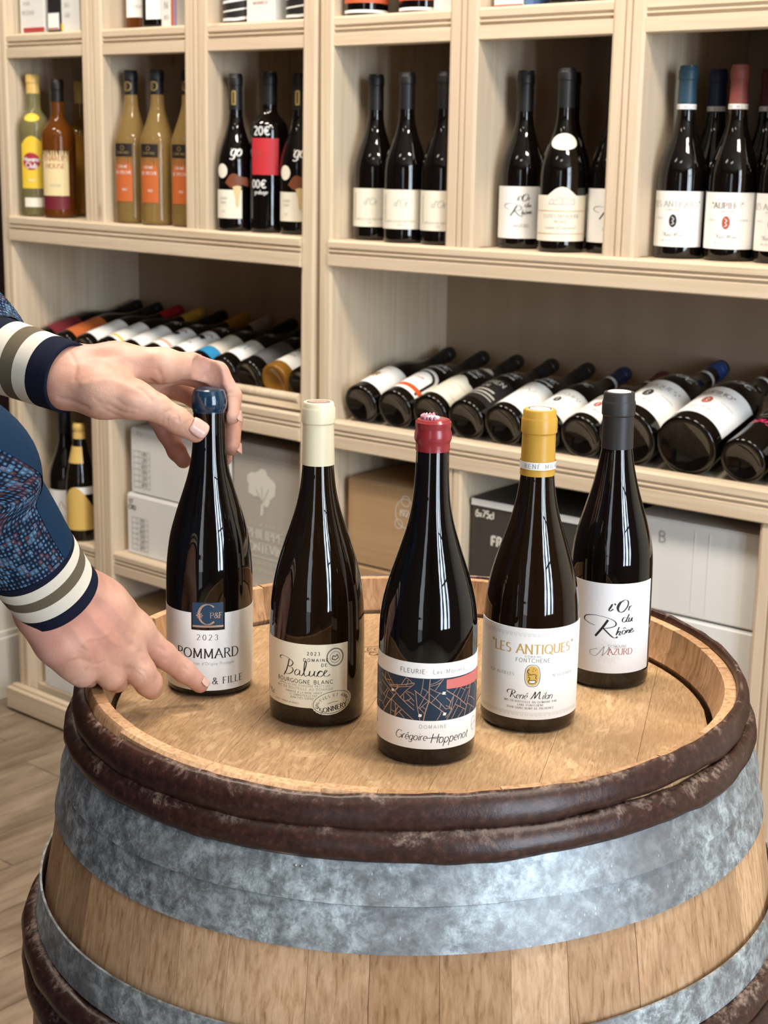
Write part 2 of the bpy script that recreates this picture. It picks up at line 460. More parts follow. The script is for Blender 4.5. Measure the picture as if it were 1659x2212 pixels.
room = FW
def struct(o, label=None):
    o['kind'] = 'structure'
    if label: o['label'] = label
    o.matrix_world = room
    return o
U0, U1, D0, D1, ZC = -1.33, 4.12, -4.30, .45, 2.8
b = MB(); b.box(U0-.1, U1+.1, D0-.1, D1+.1, -.06, -.003)
floor = struct(b.obj('floor', M['grout']), 'floor of brown stone-look planks beside the barrel')
# planks
rnd = random.Random(4)
PW, PL = .132, 1.2
k = 0
u = -.64 - PW*5
while u < 1.9:
    off = {0: .486}.get(round((u+.64)/PW), None)
    d0 = -(off if off else rnd.uniform(.05, 1.15))
    d = d0 + PL*2
    while d > -2.4:
        a, c_ = max(d-PL, -2.6), min(d, D1-.002)
        if c_ - a > .05:
            b = MB(); uu0 = max(u, U0+.002); b.box(uu0+.0013, u+PW-.0013, a+.0013, c_-.0013, -.0029, rnd.uniform(-.0003, .0003))
            o = b.obj('floor_plank', M['floor'], floor)
            bevel(o, .0012, 1); k += 1
        d -= PL
    u += PW
b = MB(); b.box(U0, U1, D1, D1+.08, 0, ZC); struct(b.obj('wall_back', M['wall_cream']))
b = MB(); b.box(U0-.08, U0, D0, D1, 0, ZC); struct(b.obj('wall_left', M['wall_dark']))
b = MB(); b.box(U0, U1, D0, D1, ZC, ZC+.08); struct(b.obj('ceiling', M['wall_cream']))
# right wall with the shop window, front wall with the glazed door opening
WD0, WD1, WZ0, WZ1 = -2.58, -1.02, .48, 2.72
b = MB()
b.box(U1, U1+.12, D0, WD0, 0, ZC); b.box(U1, U1+.12, WD1, D1, 0, ZC); b.box(U1, U1+.12, WD0, WD1, 0, WZ0); b.box(U1, U1+.12, WD0, WD1, WZ1, ZC)
struct(b.obj('wall_right', M['wall_grey']))
b = MB()
for q in (WD0, WD0+.52, WD0+1.02, WD1-.05): b.box(U1-.01, U1+.05, q, q+.05, WZ0, WZ1)
for q in (WZ0, 1.9, WZ1-.05): b.box(U1-.008, U1+.048, WD0, WD1, q, q+.045)
struct(b.obj('window_1', M['frame_dark']))
DU0, DU1 = 1.76, 2.50
b = MB()
b.box(U0, DU0, D0-.12, D0, 0, ZC); b.box(DU1, U1, D0-.12, D0, 0, ZC); b.box(DU0, DU1, D0-.12, D0, 2.55, ZC)
struct(b.obj('wall_front', M['wall_grey']))
b = MB()
for q in (DU0, DU1-.07): b.box(q, q+.07, D0-.06, D0+.01, 0, 2.55)
for q in (.0, .9, 2.47): b.box(DU0+.07, DU1-.07, D0-.055, D0+.005, q, q+.08)
struct(b.obj('door_1', M['frame_dark']))
# the white moulded pier left of the left cabinet
b = MB()
b.box(-1.325, -1.262, .02, .12, 0, .16); b.box(-1.325, -1.268, .026, .12, .16, .175); b.box(-1.325, -1.275, .034, .12, .175, .62)
o = struct(b.obj('trim_1', M['white_paint']), 'white moulded pier with a skirting left of the cabinets'); bevel(o, .003)

for i, (x, y) in enumerate(LAMPS):
    b = MB(); b.box(-.27, .27, -.12, .12, .012, .06); b.box(-.01, .01, -.01, .01, .06, .135)
    o = b.obj('ceiling_lamp', M['lamp_housing']); o.location = (x, y, 2.66)
    setp(o, 'grey ceiling lamp panel above the shop, out of the picture', 'lamp', 'ceiling lamps above the shop floor')

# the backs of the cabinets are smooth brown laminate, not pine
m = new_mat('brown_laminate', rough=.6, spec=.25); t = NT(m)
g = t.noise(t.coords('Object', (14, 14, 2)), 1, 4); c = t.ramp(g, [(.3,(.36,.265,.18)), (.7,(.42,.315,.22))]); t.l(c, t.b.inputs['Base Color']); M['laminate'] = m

# ================================================================== THE CABINETS
def bar_x(b, u0, u1, z0, z1, thick=.024, front=0.0, grooves=(.50, .66), depth=.005):
    """horizontal moulded rail: profile in (d, z) extruded along u"""
    h = z1-z0; p = [(front+thick, z0), (front+.002, z0), (front, z0+.002)]
    for g in grooves:
        zc = z0+h*g
        p += [(front, zc-.0030), (front+depth, zc-.0016), (front+depth, zc+.0016), (front, zc+.0030)]
    p += [(front, z1-.004), (front+.004, z1), (front+thick, z1)]
    n = len(p)
    b.add([(u0, d, z) for d, z in p] + [(u1, d, z) for d, z in p],
          [(i, (i+1) % n, n+(i+1) % n, n+i) for i in range(n)] + [tuple(range(n))[::-1], tuple(range(n, 2*n))])
def bar_z(b, u0, u1, z0, z1, thick=.024, front=0.0, grooves=(.4, .6), depth=.004, cham=.005):
    w = u1-u0; p = [(u0, front+thick), (u0, front+cham*.6), (u0+cham, front)]
    for g in grooves:
        uc = u0+w*g; p += [(uc-.0028, front), (uc-.0014, front+depth), (uc+.0014, front+depth), (uc+.0028, front)]
    p += [(u1-cham, front), (u1, front+cham*.6), (u1, front+thick)]
    n = len(p)
    b.add([(u, d, z0) for u, d in p] + [(u, d, z1) for u, d in p],
          [(i, (i+1) % n, n+(i+1) % n, n+i) for i in range(n)][::-1] + [tuple(range(n)), tuple(range(n, 2*n))[::-1]])
DEP = .365
TOP = 2.02
def cabinet(name, F, label, uL, uR, u_in0, u_in1, mids, low_mids, zT, zB, zC, zD, zE, dowel=False, slope=None, low_d=True, zf=0.0):
    root = empty(name, F)
    setp(root, label, 'cabinet', None)
    px, pz = M['pine_x'], M['pine_z']
    # outer stiles
    for a, c_ in ((uL, u_in0), (u_in1, uR)):
        b = MB(); bar_z(b, a, c_, zf, TOP, grooves=(.5,) if c_-a > .035 else ()); b.obj('stile', pz, root)
    # side panels
    for a, c_ in ((uL+.002, u_in0-.002), (u_in1+.002, uR-.012)):
        b = MB(); b.box(a, c_, .025, DEP, zf, TOP-.002); b.obj('side_panel', pz, root)
    spans = []
    e = [u_in0] + [q for mm in mids for q in mm] + [u_in1]
    spans = list(zip(e[0::2], e[1::2]))
    for a, c_ in mids:
        b = MB(); bar_z(b, a, c_, zB[1], TOP); b.obj('stile', pz, root)
        b = MB(); b.box(a+.002, c_-.002, .025, DEP-.002, zB[1]+.001, TOP-.02); b.obj('divider_panel', pz, root)
    z2 = (zT[0]+.388, zT[1]+.388)
    for a, c_ in spans:
        for zz in (zT, z2):
            b = MB(); bar_x(b, a, c_, *zz, front=.002); b.obj('rail', px, root)
            b = MB(); b.box(a, c_, .027, DEP-.001, zz[1]-.020, zz[1]); b.obj('shelf_board', px, root)
    b = MB(); bar_x(b, u_in0-.004, u_in1+.002, *zB, front=-.006, thick=.03); b.obj('rail', px, root)
    b = MB(); b.box(u_in0, u_in1, .025, DEP-.001, zB[1]-.020, zB[1]); b.obj('shelf_board', px, root)
    b = MB(); bar_x(b, u_in0-.002, u_in1+.002, *zC, front=-.004, thick=.028); b.obj('rail', px, root)
    b = MB(); b.box(u_in0, u_in1, .025, DEP-.001, zC[0]+.004, zC[0]+.022); b.obj('shelf_board', px, root)
    # sloping board that carries the lying bottles
    z0, z1 = slope
    b = MB(); b.add([(u_in0+.001, .026, z0), (u_in1-.001, .026, z0), (u_in1-.001, DEP-.004, z1), (u_in0+.001, DEP-.004, z1),
                     (u_in0+.001, .026, z0-.012), (u_in1-.001, .026, z0-.012), (u_in1-.001, DEP-.004, z1-.012), (u_in0+.001, DEP-.004, z1-.012)],
                    [(0,1,2,3), (7,6,5,4), (0,4,5,1), (1,5,6,2), (2,6,7,3), (3,7,4,0)])
    b.obj('rack_board', px, root)
    for a, c_ in low_mids:
        b = MB(); bar_z(b, a, c_, .074, zC[0]); b.obj('stile', pz, root)
        b = MB(); b.box(a+.002, c_-.002, .025, DEP-.002, .076, zC[0]+.003); b.obj('divider_panel', pz, root)
    e = [u_in0] + [q for mm in low_mids for q in mm] + [u_in1]
    for a, c_ in zip(e[0::2], e[1::2]):
        if low_d:
            b = MB(); bar_x(b, a, c_, *zD, front=.002); b.obj('rail', px, root)
            b = MB(); b.box(a, c_, .027, DEP-.001, zD[1]-.020, zD[1]); b.obj('shelf_board', px, root)
        b = MB(); b.box(a, c_, .027, DEP-.001, zE-.02, zE); b.obj('shelf_board', px, root)
    b = MB(); b.box(uL-(.012 if dowel else -.001), uR+.0, -.03, -.001, zf, zE-.006); b.box(uL-(.006 if dowel else -.001), uR, -.018, -.001, zE-.006, zE); o = b.obj('plinth', px, root); bevel(o, .0025)
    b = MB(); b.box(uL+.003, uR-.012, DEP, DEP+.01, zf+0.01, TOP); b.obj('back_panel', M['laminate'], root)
    b = MB(); b.box(uL+.004, uR-.018, -.006, DEP+.01, TOP, TOP+.03); b.obj('top_board', px, root)
    if dowel:
        b = MB(); b.lathe([(0, .0098), (u_in1-u_in0, .0098)], 20, cap0=True, cap1=True)
        o = b.obj('dowel_rail', px, root, True, 50); o.matrix_local = Matrix.Translation((u_in0, .002, .8835)) @ Matrix.Rotation(PI/2, 4, 'Y')
    return root
cabL = cabinet('wine_cabinet', FL, 'pale pine shelf cabinet on the left, its bottle rack fenced by a round wooden rail',
        -1.147, -.187, -1.107, -.221, [(-.850, -.784), (-.536, -.472)], [(-.850, -.784)],
        (1.5212, 1.5724), (1.1319, 1.1869), (.8017, .8554), (.4221, .4716), .0766, dowel=True, slope=(.856, .942), zf=.0190)
cabR = cabinet('wine_cabinet', FR, 'pale pine shelf cabinet on the right, its rack holding dark bottles, two of them magnums',
        -.1660, 1.42, -.134, 1.36, [(.126, .185), (.441, .499), (.745, .803), (1.06, 1.118)], [(.126, .177), (.748, .806)],
        (1.5260, 1.5784), (1.1364, 1.1852), (.7946, .8475), (.4221, .4716), .0766, slope=(.8365, .922), low_d=False)

# ================================================================== THE BARREL
BX, BY, ZR = .0275, 1.2797, .8889
def RB(dz): return .353 - .063*((.4445-dz)/.4445)**2
m = new_mat('oak_stave', rough=.55, spec=.35); t = NT(m)
v = t.coords('Object', (240, 240, 9), rand=13); g = t.noise(v, 1, 6, .62, .5)
c = t.ramp(g, [(.28,(.27,.145,.068)), (.42,(.48,.295,.16)), (.56,(.60,.39,.235)), (.76,(.70,.485,.315))])
oi = t.n('ShaderNodeObjectInfo')
tone = t.ramp(oi.outputs['Random'], [(0,(.66,.58,.48)), (.4,(.93,.88,.83)), (.7,(1.05,1.0,.96)), (1,(1.16,1.10,1.06))])
c = t.mix(1.0, c, tone, 'MULTIPLY')
st = t.noise(t.coords('Object', (9, 9, 5), rand=4), 1.2, 5, .6, .4)
c = t.mix(t.ramp(st, [(.52,(0,0,0)), (.75,(.6,.6,.6))]), c, (.22,.12,.055))
t.l(c, t.b.inputs['Base Color']); t.bump(g, .35, .0008); M['oak'] = m
m = new_mat('oak_head', rough=.5, spec=.35); t = NT(m)
v = t.coords('Object', (620, 70, 40), rand=5, rot=(0, 0, 0)); g = t.noise(v, 1, 4, .62, .3)
c = t.ramp(g, [(.26,(.25,.145,.07)), (.43,(.38,.24,.125)), (.57,(.455,.30,.168)), (.76,(.53,.37,.22))])
fl = t.noise(t.coords('Object', (26, 11, 10), rand=8, rot=(0,0,.5)), 1.6, 4, .6, 2.2)
c = t.mix(t.ramp(fl, [(.55,(0,0,0)), (.66,(.5,.5,.5)), (.7,(0,0,0))]), c, (.68,.50,.30))
oi = t.n('ShaderNodeObjectInfo')
c = t.mix(1.0, c, t.ramp(oi.outputs['Random'], [(0,(.90,.86,.82)), (1,(1.1,1.08,1.04))]), 'MULTIPLY')
sp = t.noise(t.coords('Object', (7, 7, 7)), 1.0, 4, .6, .3)
c = t.mix(t.ramp(sp, [(.50,(0,0,0)), (.70,(.65,.65,.65))]), c, (.30,.17,.08))
t.l(c, t.b.inputs['Base Color']); t.bump(g, .5, .0005); M['oak_head'] = m
m = new_mat('galvanised_steel', rough=.5, metal=.55); t = NT(m)
v = t.coords('Object', (1,1,1)); g = t.noise(v, 80, 8, .76, .25)
g2 = t.noise(v, 6, 4, .6, .5)
c = t.ramp(g, [(.34,(.16,.165,.17)), (.46,(.31,.34,.355)), (.54,(.50,.56,.585)), (.66,(.80,.88,.91))])
c = t.mix(t.ramp(g2, [(.40,(0,0,0)), (.62,(.85,.85,.85))]), c, (.205,.205,.21))
spk = t.n('ShaderNodeTexVoronoi', i_Scale=150); t.l(t.coords('Object', (1,1,.35)), spk.inputs['Vector'])
c = t.mix(t.ramp(spk.outputs['Distance'], [(.06,(.5,.5,.5)), (.11,(0,0,0))]), c, (.80,.85,.87))
t.l(c, t.b.inputs['Base Color'])
t.l(t.ramp(g, [(.35,(.46,.46,.46)), (.7,(.66,.66,.66))]), t.b.inputs['Roughness']); t.bump(g, .15, .0006); M['steel'] = m
m = new_mat('chestnut_bark', rough=.42, spec=.5); t = NT(m)
v = t.coords('Object', (1,1,1)); g = t.noise(v, 24, 8, .7, .6); fine = t.noise(v, 170, 5, .7)
c = t.ramp(fine, [(.3,(.020,.0075,.0055)), (.55,(.045,.016,.011)), (.75,(.10,.042,.030))])
ge = t.n('ShaderNodeNewGeometry'); sx = t.n('ShaderNodeSeparateXYZ'); t.l(ge.outputs['Normal'], sx.inputs[0])
up = t.math('MULTIPLY', t.math('MAXIMUM', sx.outputs[2], 0.0), .20)
sc = t.ramp(t.math('ADD', g, up), [(.655,(0,0,0)), (.77,(.75,.75,.75))])
sc = t.mix(1.0, sc, t.ramp(fine, [(.40,(.05,.05,.05)), (.62,(1,1,1))]), 'MULTIPLY')
c = t.mix(sc, c, (.40,.29,.23))
t.l(c, t.b.inputs['Base Color']); t.l(t.ramp(sc, [(0,(.34,.34,.34)), (1,(.8,.8,.8))]), t.b.inputs['Roughness'])
t.bump(t.math('ADD', g, t.math('MULTIPLY', fine, .35)), .45, .0016); M['bark'] = m
flat('rivet', (.5,.5,.5), .35, metal=1)

barrel = empty('wine_barrel', loc=(BX, BY, 0))
setp(barrel, 'upright oak wine barrel with steel bands and dark chestnut hoops under the five bottles', 'barrel')
rnd = random.Random(11)
NS = 33; cuts = [0]
for i in range(NS): cuts.append(cuts[-1] + rnd.uniform(.7, 1.3))
cuts = [q/cuts[-1]*2*PI for q in cuts]
for i in range(NS):
    a0, a1 = cuts[i], cuts[i+1]; g_ = .00016/.3; dr = rnd.uniform(-.0004, .0004)
    prof = []
    for q in range(0, 15):
        dz = .889*q/14 if q else 0
        prof.append((RB(dz)+dr, ZR-dz))
    top = rnd.uniform(-.0008, .0004)
    prof = [(RB(0)-.0115, ZR+top), (RB(0)-.002, ZR+top), (RB(.003)+dr, ZR-.003)] + prof[1:]
    inner = [(RB(.889)-.012, ZR-.889), (RB(.45)-.026, ZR-.45), (RB(.06)-.0262, ZR-.06), (RB(.046)-.0250, ZR-.046), (RB(.040)-.028, ZR-.040),
             (RB(.034)-.0285, ZR-.034), (RB(.018)-.0190, ZR-.018)]
    prof = prof + inner; n = len(prof); b = MB(); vs = []
    A = [a0+g_ + (a1-a0-2*g_)*j/3 for j in range(4)]
    for a in A: vs += [(r*math.cos(a), r*math.sin(a), z) for r, z in prof]
    fs = [(j*n+q, (j+1)*n+q, (j+1)*n+(q+1) % n, j*n+(q+1) % n)[::-1] for j in range(3) for q in range(n)]
    fs += [tuple(range(n))[::-1], tuple(3*n+q for q in range(n))]
    b.add(vs, fs); b.obj('stave', M['oak'], barrel, True, 30)
# head: seven planks
HR, HZ = .2665, ZR-.037
rot = math.radians(-14)
edges = [-HR, -.205, -.118, -.032, .058, .140, .212, HR]
for i in range(7):
    x0, x1 = edges[i]+.00012, edges[i+1]-.00012
    pts = []
    def ys(x): return math.sqrt(max(0, HR*HR-x*x))
    xs = [x0+(x1-x0)*j/10 for j in range(11)]
    pts = [(x, -ys(x)) for x in xs] + [(x, ys(x)) for x in reversed(xs)]
    n = len(pts); b = MB(); b.add([(x, y, 0) for x, y in pts] + [(x, y, -.018) for x, y in pts],
        [tuple(range(n)), tuple(range(n, 2*n))[::-1]] + [(j, n+j, n+(j+1) % n, (j+1) % n) for j in range(n)])
    o = b.obj('head_plank', M['oak_head'], barrel); o.location = (0, 0, HZ + rnd.uniform(-.0002, 0)); o.rotation_euler = (0, 0, rot); bevel(o, .00025, 1)
# faint cooper's stamp burnt into the head, between the second and third bottle
st_ = text('GEGERY', 0, 0, .010, 'serif', .2) + pen(ellipse(.0, .018, .019, .009), .0007, closed=True) + text('EGE', 0, .014, .008, 'serif', .2)
flat('stamp_ink', (.16,.075,.03), .7)
o = ink(st_, lambda x, y: (x-.032, y+.125, HZ+.0004), 'stamp', 'stamp_ink', barrel)

TILT = .022
def ring(name, z0, z1, off0, off1, mat_, seg=128, thick=.0016, tilt=TILT, lip=0.0, step_at=None):
    """steel band hugging the staves, slightly askew"""
    b = MB(); rows = 3; vs = []
    for k in range(seg):
        a = 2*PI*k/seg; x = .3*math.cos(a)
        for side in (0, 1):
            for q in range(rows+1):
                f = q/rows; z = ZR-(z0+(z1-z0)*f) + tilt*x
                r = RB(ZR-z) + (off0+(off1-off0)*f) - side*thick
                if step_at is not None and ((a-step_at) % (2*PI)) < .5: r += .0011
                vs.append((r*math.cos(a), r*math.sin(a), z))
    n = 2*(rows+1); fs = []
    for k in range(seg):
        k2 = (k+1) % seg
        o_ = [k*n+q for q in range(rows+1)] + [k*n+rows+1+q for q in range(rows, -1, -1)]
        o2 = [k2*n+q for q in range(rows+1)] + [k2*n+rows+1+q for q in range(rows, -1, -1)]
        for q in range(n): fs.append((o_[q], o_[(q+1) % n], o2[(q+1) % n], o2[q]))
    b.add(vs, fs); return b.obj(name, M[mat_], barrel, True, 40)
def hoop(z, ry, hz, tilt=TILT, seed=0, seg=200, lift=0.0, gap=None, flip=False):
    """half-round chestnut hoop, knobbly like a split branch"""
    b = MB(); rr = random.Random(seed); ph = [rr.uniform(0, 6.28) for _ in range(8)]
    ns = 12; vs = []
    for k in range(seg):
        a = 2*PI*k/seg; x = .3*math.cos(a)
        w = 1 + .06*math.sin(3*a+ph[0]) + .05*math.sin(7*a+ph[1]) + .035*math.sin(17*a+ph[2]) + .03*math.sin(41*a+ph[3])
        zc = ZR - z + tilt*x + .0012*math.sin(2*a+ph[4]) + .0007*math.sin(9*a+ph[5])
        for q in range(ns):
            p = 2*PI*q/ns; rz = math.sin(p)*hz*w*(1+.02*math.sin(60*a+3*p)); ro = math.cos(p)*(ry if math.cos(p) > 0 else .003)*w
            zz = zc + rz; r = RB(min(max(ZR-zz, 0), .889)) + .0012 + lift + ro
            vs.append((r*math.cos(a), r*math.sin(a), zz))
    fs = [(k*ns+q, k*ns+(q+1) % ns, ((k+1) % seg)*ns+(q+1) % ns, ((k+1) % seg)*ns+q)[::-1] for k in range(seg) for q in range(ns)]
    b.add(vs, fs); return b.obj('chestnut_hoop', M['bark'], barrel, True)
hoop(.0115, .0074, .0125, seed=1); hoop(.0345, .0090, .0118, seed=2)
ring('steel_band', .046, .0750, .0014, .0046, 'steel', step_at=-1.26)
ring('steel_band', .0768, .1100, .0014, .0028, 'steel', step_at=.6)
ring('steel_ring', .1735, .2060, .0060, .0050, 'steel', thick=.002, tilt=TILT)
hoop(.2200, .0130, .0140, seed=3, lift=.002); hoop(.2480, .0125, .0140, seed=4, lift=.001)
# the same set lower down, out of the photograph's frame but part of the barrel
hoop(.640, .0125, .0140, seed=5, tilt=0); hoop(.668, .0125, .0140, seed=6, tilt=0)
ring('steel_ring', .684, .716, .004, .004, 'steel', tilt=0)
ring('steel_band', .779, .843, .002, .0015, 'steel', tilt=0)
hoop(.8545, .0100, .0118, seed=7, tilt=0); hoop(.8765, .0088, .0118, seed=8, tilt=0)
b = MB()
for a_ in (-1.86, -1.845):
    for dz in (.052, ):
        x = .3*math.cos(a_); z = ZR-dz+TILT*x; r = RB(dz)+.0028
        n0 = len(b.v); N = 8
        for q in range(N): b.v.append(((r+.0006)*math.cos(a_+.004*math.cos(2*PI*q/N)), (r+.0006)*math.sin(a_+.004*math.cos(2*PI*q/N)), z+.0013*math.sin(2*PI*q/N)))
        b.v.append(((r+.0018)*math.cos(a_), (r+.0018)*math.sin(a_), z))
        for q in range(N): b.f.append((n0+q, n0+(q+1) % N, n0+N)); b.mi.append(0)
b.obj('rivet', M['rivet'], barrel, True)

# ================================================================== BOTTLES
mm = .001
# measured outlines (height, radius) in mm, from the foot up to where the capsule hides the glass
FOOT = [(-.0, 0), (-0.0, 22), (0, 31)]
def body_prof(R, pts, neck_top, foot=2.2):
    p = [(9, .5), (7, 16), (1.2, R-10.5), (0, R-8.5), (0, R-5.5), (.7, R-foot), (3, R-.6), (7, R)]
    p += [q for q in pts] + [(neck_top-.3, pts[-1][1]), (neck_top, pts[-1][1]-1.5), (neck_top, .5)]
    return p
def dense_prof(p, lo, hi):
    """refine the shoulder smoothly"""
    z = [q[0] for q in p]; out = []
    for i in range(len(p)-1):
        out.append(p[i])
        if p[i][0] >= lo and p[i+1][0] <= hi and p[i+1][0]-p[i][0] > 8:
            p0 = p[i-1]; p3 = p[min(i+2, len(p)-1)]
            for t in (.33, .66):
                m0 = (p[i+1][1]-p0[1])/(p[i+1][0]-p0[0]+1e-9); m1 = (p3[1]-p[i][1])/(p3[0]-p[i][0]+1e-9)
                d = p[i+1][0]-p[i][0]
                h00 = 2*t**3-3*t*t+1; h10 = t**3-2*t*t+t; h01 = -2*t**3+3*t*t; h11 = t**3-t*t
                out.append((p[i][0]+d*t, h00*p[i][1]+h10*d*m0+h01*p[i+1][1]+h11*d*m1))
    out.append(p[-1]); return out
def scaled(p, sr=1.0, sz=1.0): return [(z*sz*mm, r*sr*mm) for z, r in p]

PR = {}
PR['b1'] = body_prof(39.8, [(34.8,39.8),(100,39.8),(116,39.3),(128.4,38.2),(146.8,35.4),(165.6,30.2),(183.8,24.3),(201.9,19.0),(219.9,15.8),(238,14.6),(253.8,14.2),(270,14.0)], 277)
PR['b2'] = body_prof(42.1, [(24.6,42.1),(75,41.9),(91.9,41.4),(108.2,40.3),(124.5,37.9),(140.9,34.2),(157.2,29.2),(173.4,23.7),(189.5,18.8),(205.5,15.5),(213.2,14.6),(226,13.6),(262,12.8)], 279)
PR['b3'] = body_prof(41.1, [(55,41.1),(102.8,40.7),(118.4,39.8),(133.7,37.4),(148.9,33.4),(164.3,28.4),(179.5,23.4),(194.7,18.9),(209.8,15.9),(224.7,14.4),(239.6,13.6),(257,13.2),(270,13.2)], 280)
PR['b4'] = body_prof(42.2, [(12,42.2),(79.8,42.2),(96.4,41.7),(112.7,40.4),(128.9,37.7),(145.2,33.4),(161.4,28.2),(177.6,23.0),(193.6,18.5),(209.6,15.7),(221,14.5),(233,14.1),(262,13.6)], 276)
PR['b5'] = body_prof(38.5, [(27.7,38.5),(81.9,38.6),(117,38.2),(134.7,36.4),(152.2,32.2),(169.7,26.8),(187,21.7),(204.2,17.6),(217.9,15.2),(226,14.2),(260,13.7)], 275)
PR['burg'] = body_prof(39.0, [(24,39.0),(120,39.0),(136,37.6),(152,34.0),(168,28.6),(184,22.6),(200,17.8),(216,15.0),(232,14.0),(288,13.2)], 295)
PR['bord'] = body_prof(36.5, [(24,36.5),(185,36.5),(196,35.2),(206,31.0),(214,24.0),(221,18.0),(230,15.0),(292,13.4)], 298)
PR['magnum'] = body_prof(52.5, [(24,52.5),(160,52.5),(182,50.4),(205,44.6),(228,36.2),(250,27.5),(270,20.6),(288,17.2),(305,16.2),(372,15.6)], 378)
PR['spirit'] = body_prof(35.0, [(24,35.0),(180,35.0),(196,34.0),(208,30.0),(218,22.5),(227,17.0),(240,14.8),(296,14.0)], 300)
PR['round'] = body_prof(36.5, [(24,36.0),(150,36.8),(172,36.2),(186,32.5),(198,24.0),(210,16.5),(225,13.6),(285,12.8)], 290)
PR['gourd'] = body_prof(36.0, [(14,36.0),(24,35.6),(150,36.6),(168,35.4),(196,26.0),(222,17.5),(240,13.6),(258,13.0),(296,13.0)], 302)
PR['champ'] = body_prof(33.0, [(24,33.0),(120,33.0),(150,30.0),(180,24.0),(210,17.5),(235,14.0),(262,12.2)], 268)
PR = {k: dense_prof(v, 20, 240) for k, v in PR.items()}
_cache = {}
def cached(key, make):
    if key not in _cache: _cache[key] = make()
    return _cache[key]
def rad(key, z):
    p = PR[key]; return float(np.interp(z*1000, [q[0] for q in p[6:-2]], [q[1] for q in p[6:-2]]))*mm

def bottle(name, matrix, key, glass, cap, label, category='bottle', group=None, seg=48, cap_mat=None):
    """an Empty at the foot; glass body and capsule are parts. cap: (z0, z1, collar z0, collar z1, top kind)"""
    root = empty(name, matrix)
    setp(root, label, category, group)
    me = cached(('g', key, seg, glass), lambda: MB().lathe(scaled(PR[key]), seg, cap0=True, cap1=True).mesh('glass_body'))
    link('glass_body', me, M[glass], root, True, 50)
    if cap:
        z0, z1, c0, c1 = [q*mm for q in cap[:4]]
        def mk():
            r = lambda z: rad(key, z) + .0006
            p = [(z0, r(z0)-.0005), (z0, r(z0))]
            n = 4
            for i in range(1, n+1): p.append((z0+(c0-.0015-z0)*i/n, r(z0+(c0-.0015-z0)*i/n)))
            rc = max(r(c0), r(c1)) + .0011
            top = r(z1-.002)
            if cap[4] == 'wax':
                p += [(c0, rc-.0002), (c0+.002, rc+.0003), ((c0+c1)/2, rc+.0005), (c1-.003, rc), (c1, rc-.0008), (z1-.0012, top-.001), (z1, top-.0035), (z1-.0006, top-.006), (z1-.001, .0004)]
            elif cap[4] == 'wax2':
                p += [(c0, rc-.0003), (c0+.002, rc+.0002), (c1-.003, rc), (c1, rc-.001), (c1+.0015, rc-.0006), (z1-.003, rc-.0004), (z1-.0008, rc-.0022), (z1, top-.004), (z1-.0004, .0004)]
            else:
                p += [(c0, rc), (c1-.001, rc), (c1, rc-.0004), (c1+.0015, top+.0001), (z1-.0018, top), (z1-.0004, top-.0008), (z1, top-.0018), (z1-.0006, top-.0034), (z1-.0006, .0004)]
            return MB().lathe(p, seg, cap0=False, cap1=True).mesh('capsule')
        me = cached(('c', key, cap, seg, cap_mat), mk)
        link('capsule', me, M[cap_mat], root, True, 35)
    return root

def yaw_to_cam(P, off=0.0):
    """bottle frame whose x axis (label side) faces the camera, plus an offset in degrees"""
    a = math.atan2(CAM_P.y-P[1], CAM_P.x-P[0]) + math.radians(off)
    return Matrix.Translation(P) @ Matrix.Rotation(a, 4, 'Z')
def tilt_about_view(mat, deg):
    """leans the bottle a little to the left (+) as seen from the camera"""
    P = mat.translation.copy()
    ax = Vector((P.x-CAM_P.x, P.y-CAM_P.y, 0)).normalized()
    return Matrix.Translation(P) @ Matrix.Rotation(math.radians(-deg), 4, ax) @ Matrix.Translation(-P) @ mat

def label_on(root, key, s0, s1, z0, z1, mat_, name='label', top=None, bot=None, notch=None, off=.00022, R=None):
    """sheet stuck on the body; returns (object, ink mapper)"""
    R = R or rad(key, (z0+z1)/2)
    o = patch(cyl_map(R, off=off), cyl_map(R, off=-.0003), s0, s1, top or z1, bot or z0, name, mat_, root, notch=notch)
    return o, cyl_map(R, off=off+.00012)

TZ = HZ + .0006
# ---------------------------------------------------------------- 1. blue wax
P = Vector((-.1609, 1.3164, TZ))
B1 = bottle('wine_bottle', tilt_about_view(yaw_to_cam(P, 0), -.45), 'b1', 'glass_black', (258, 279, 261, 274, 'wax'),
            'dark wine bottle with a blue wax top, gripped at the neck by the hand', seg=64, cap_mat='cap_blue_wax')
lb, mp = label_on(B1, 'b1', -.068, .063, .0068, .0805, 'paper_white', notch=(-.0172, .0137, .0645))
sq = patch(cyl_map(.0398, off=.00025), cyl_map(.0398, off=-.0002), -.0158, .0123, .0905, .0668, 'crest_label', 'navy_blue', B1)
mq = cyl_map(.0398, off=.0004)
ink(pen([(-.0158,.0682),(.0123,.0682)], .0018), mq, 'foil_edge', 'ink_copper', sq)
ink([([(x*.019-.0015-.0095, .0700+y*.0190) for x, y in GL['C'][1][0]], .0024, .0007)] + text('P&F', .0058, .0760, .0052, 'serif', .02, w=.14)
    + pen([(-.0125,.0785),(-.009,.0800),(-.006,.0785),(-.009,.0770),(-.0125,.0785)], .0006) + pen([(-.0095,.0815),(-.0085,.0785),(-.0095,.0758)], .0006)
    + pen([(-.0115,.0810),(-.0068,.0762)], .0005) + pen([(-.0115,.0762),(-.0068,.0810)], .0005)
    + text('C', 0,0,0.00001), mq, 'monogram', 'ink_copper', sq)
ink(text('2023', -.0022, .0552, .0052, 'serif', .42, w=.11), mp, 'printed_year', 'ink_black', lb)
ink(text('POMMARD', -.0020, .0380, .0088, 'serif', .13, w=.15), mp, 'printed_name', 'ink_black', lb)
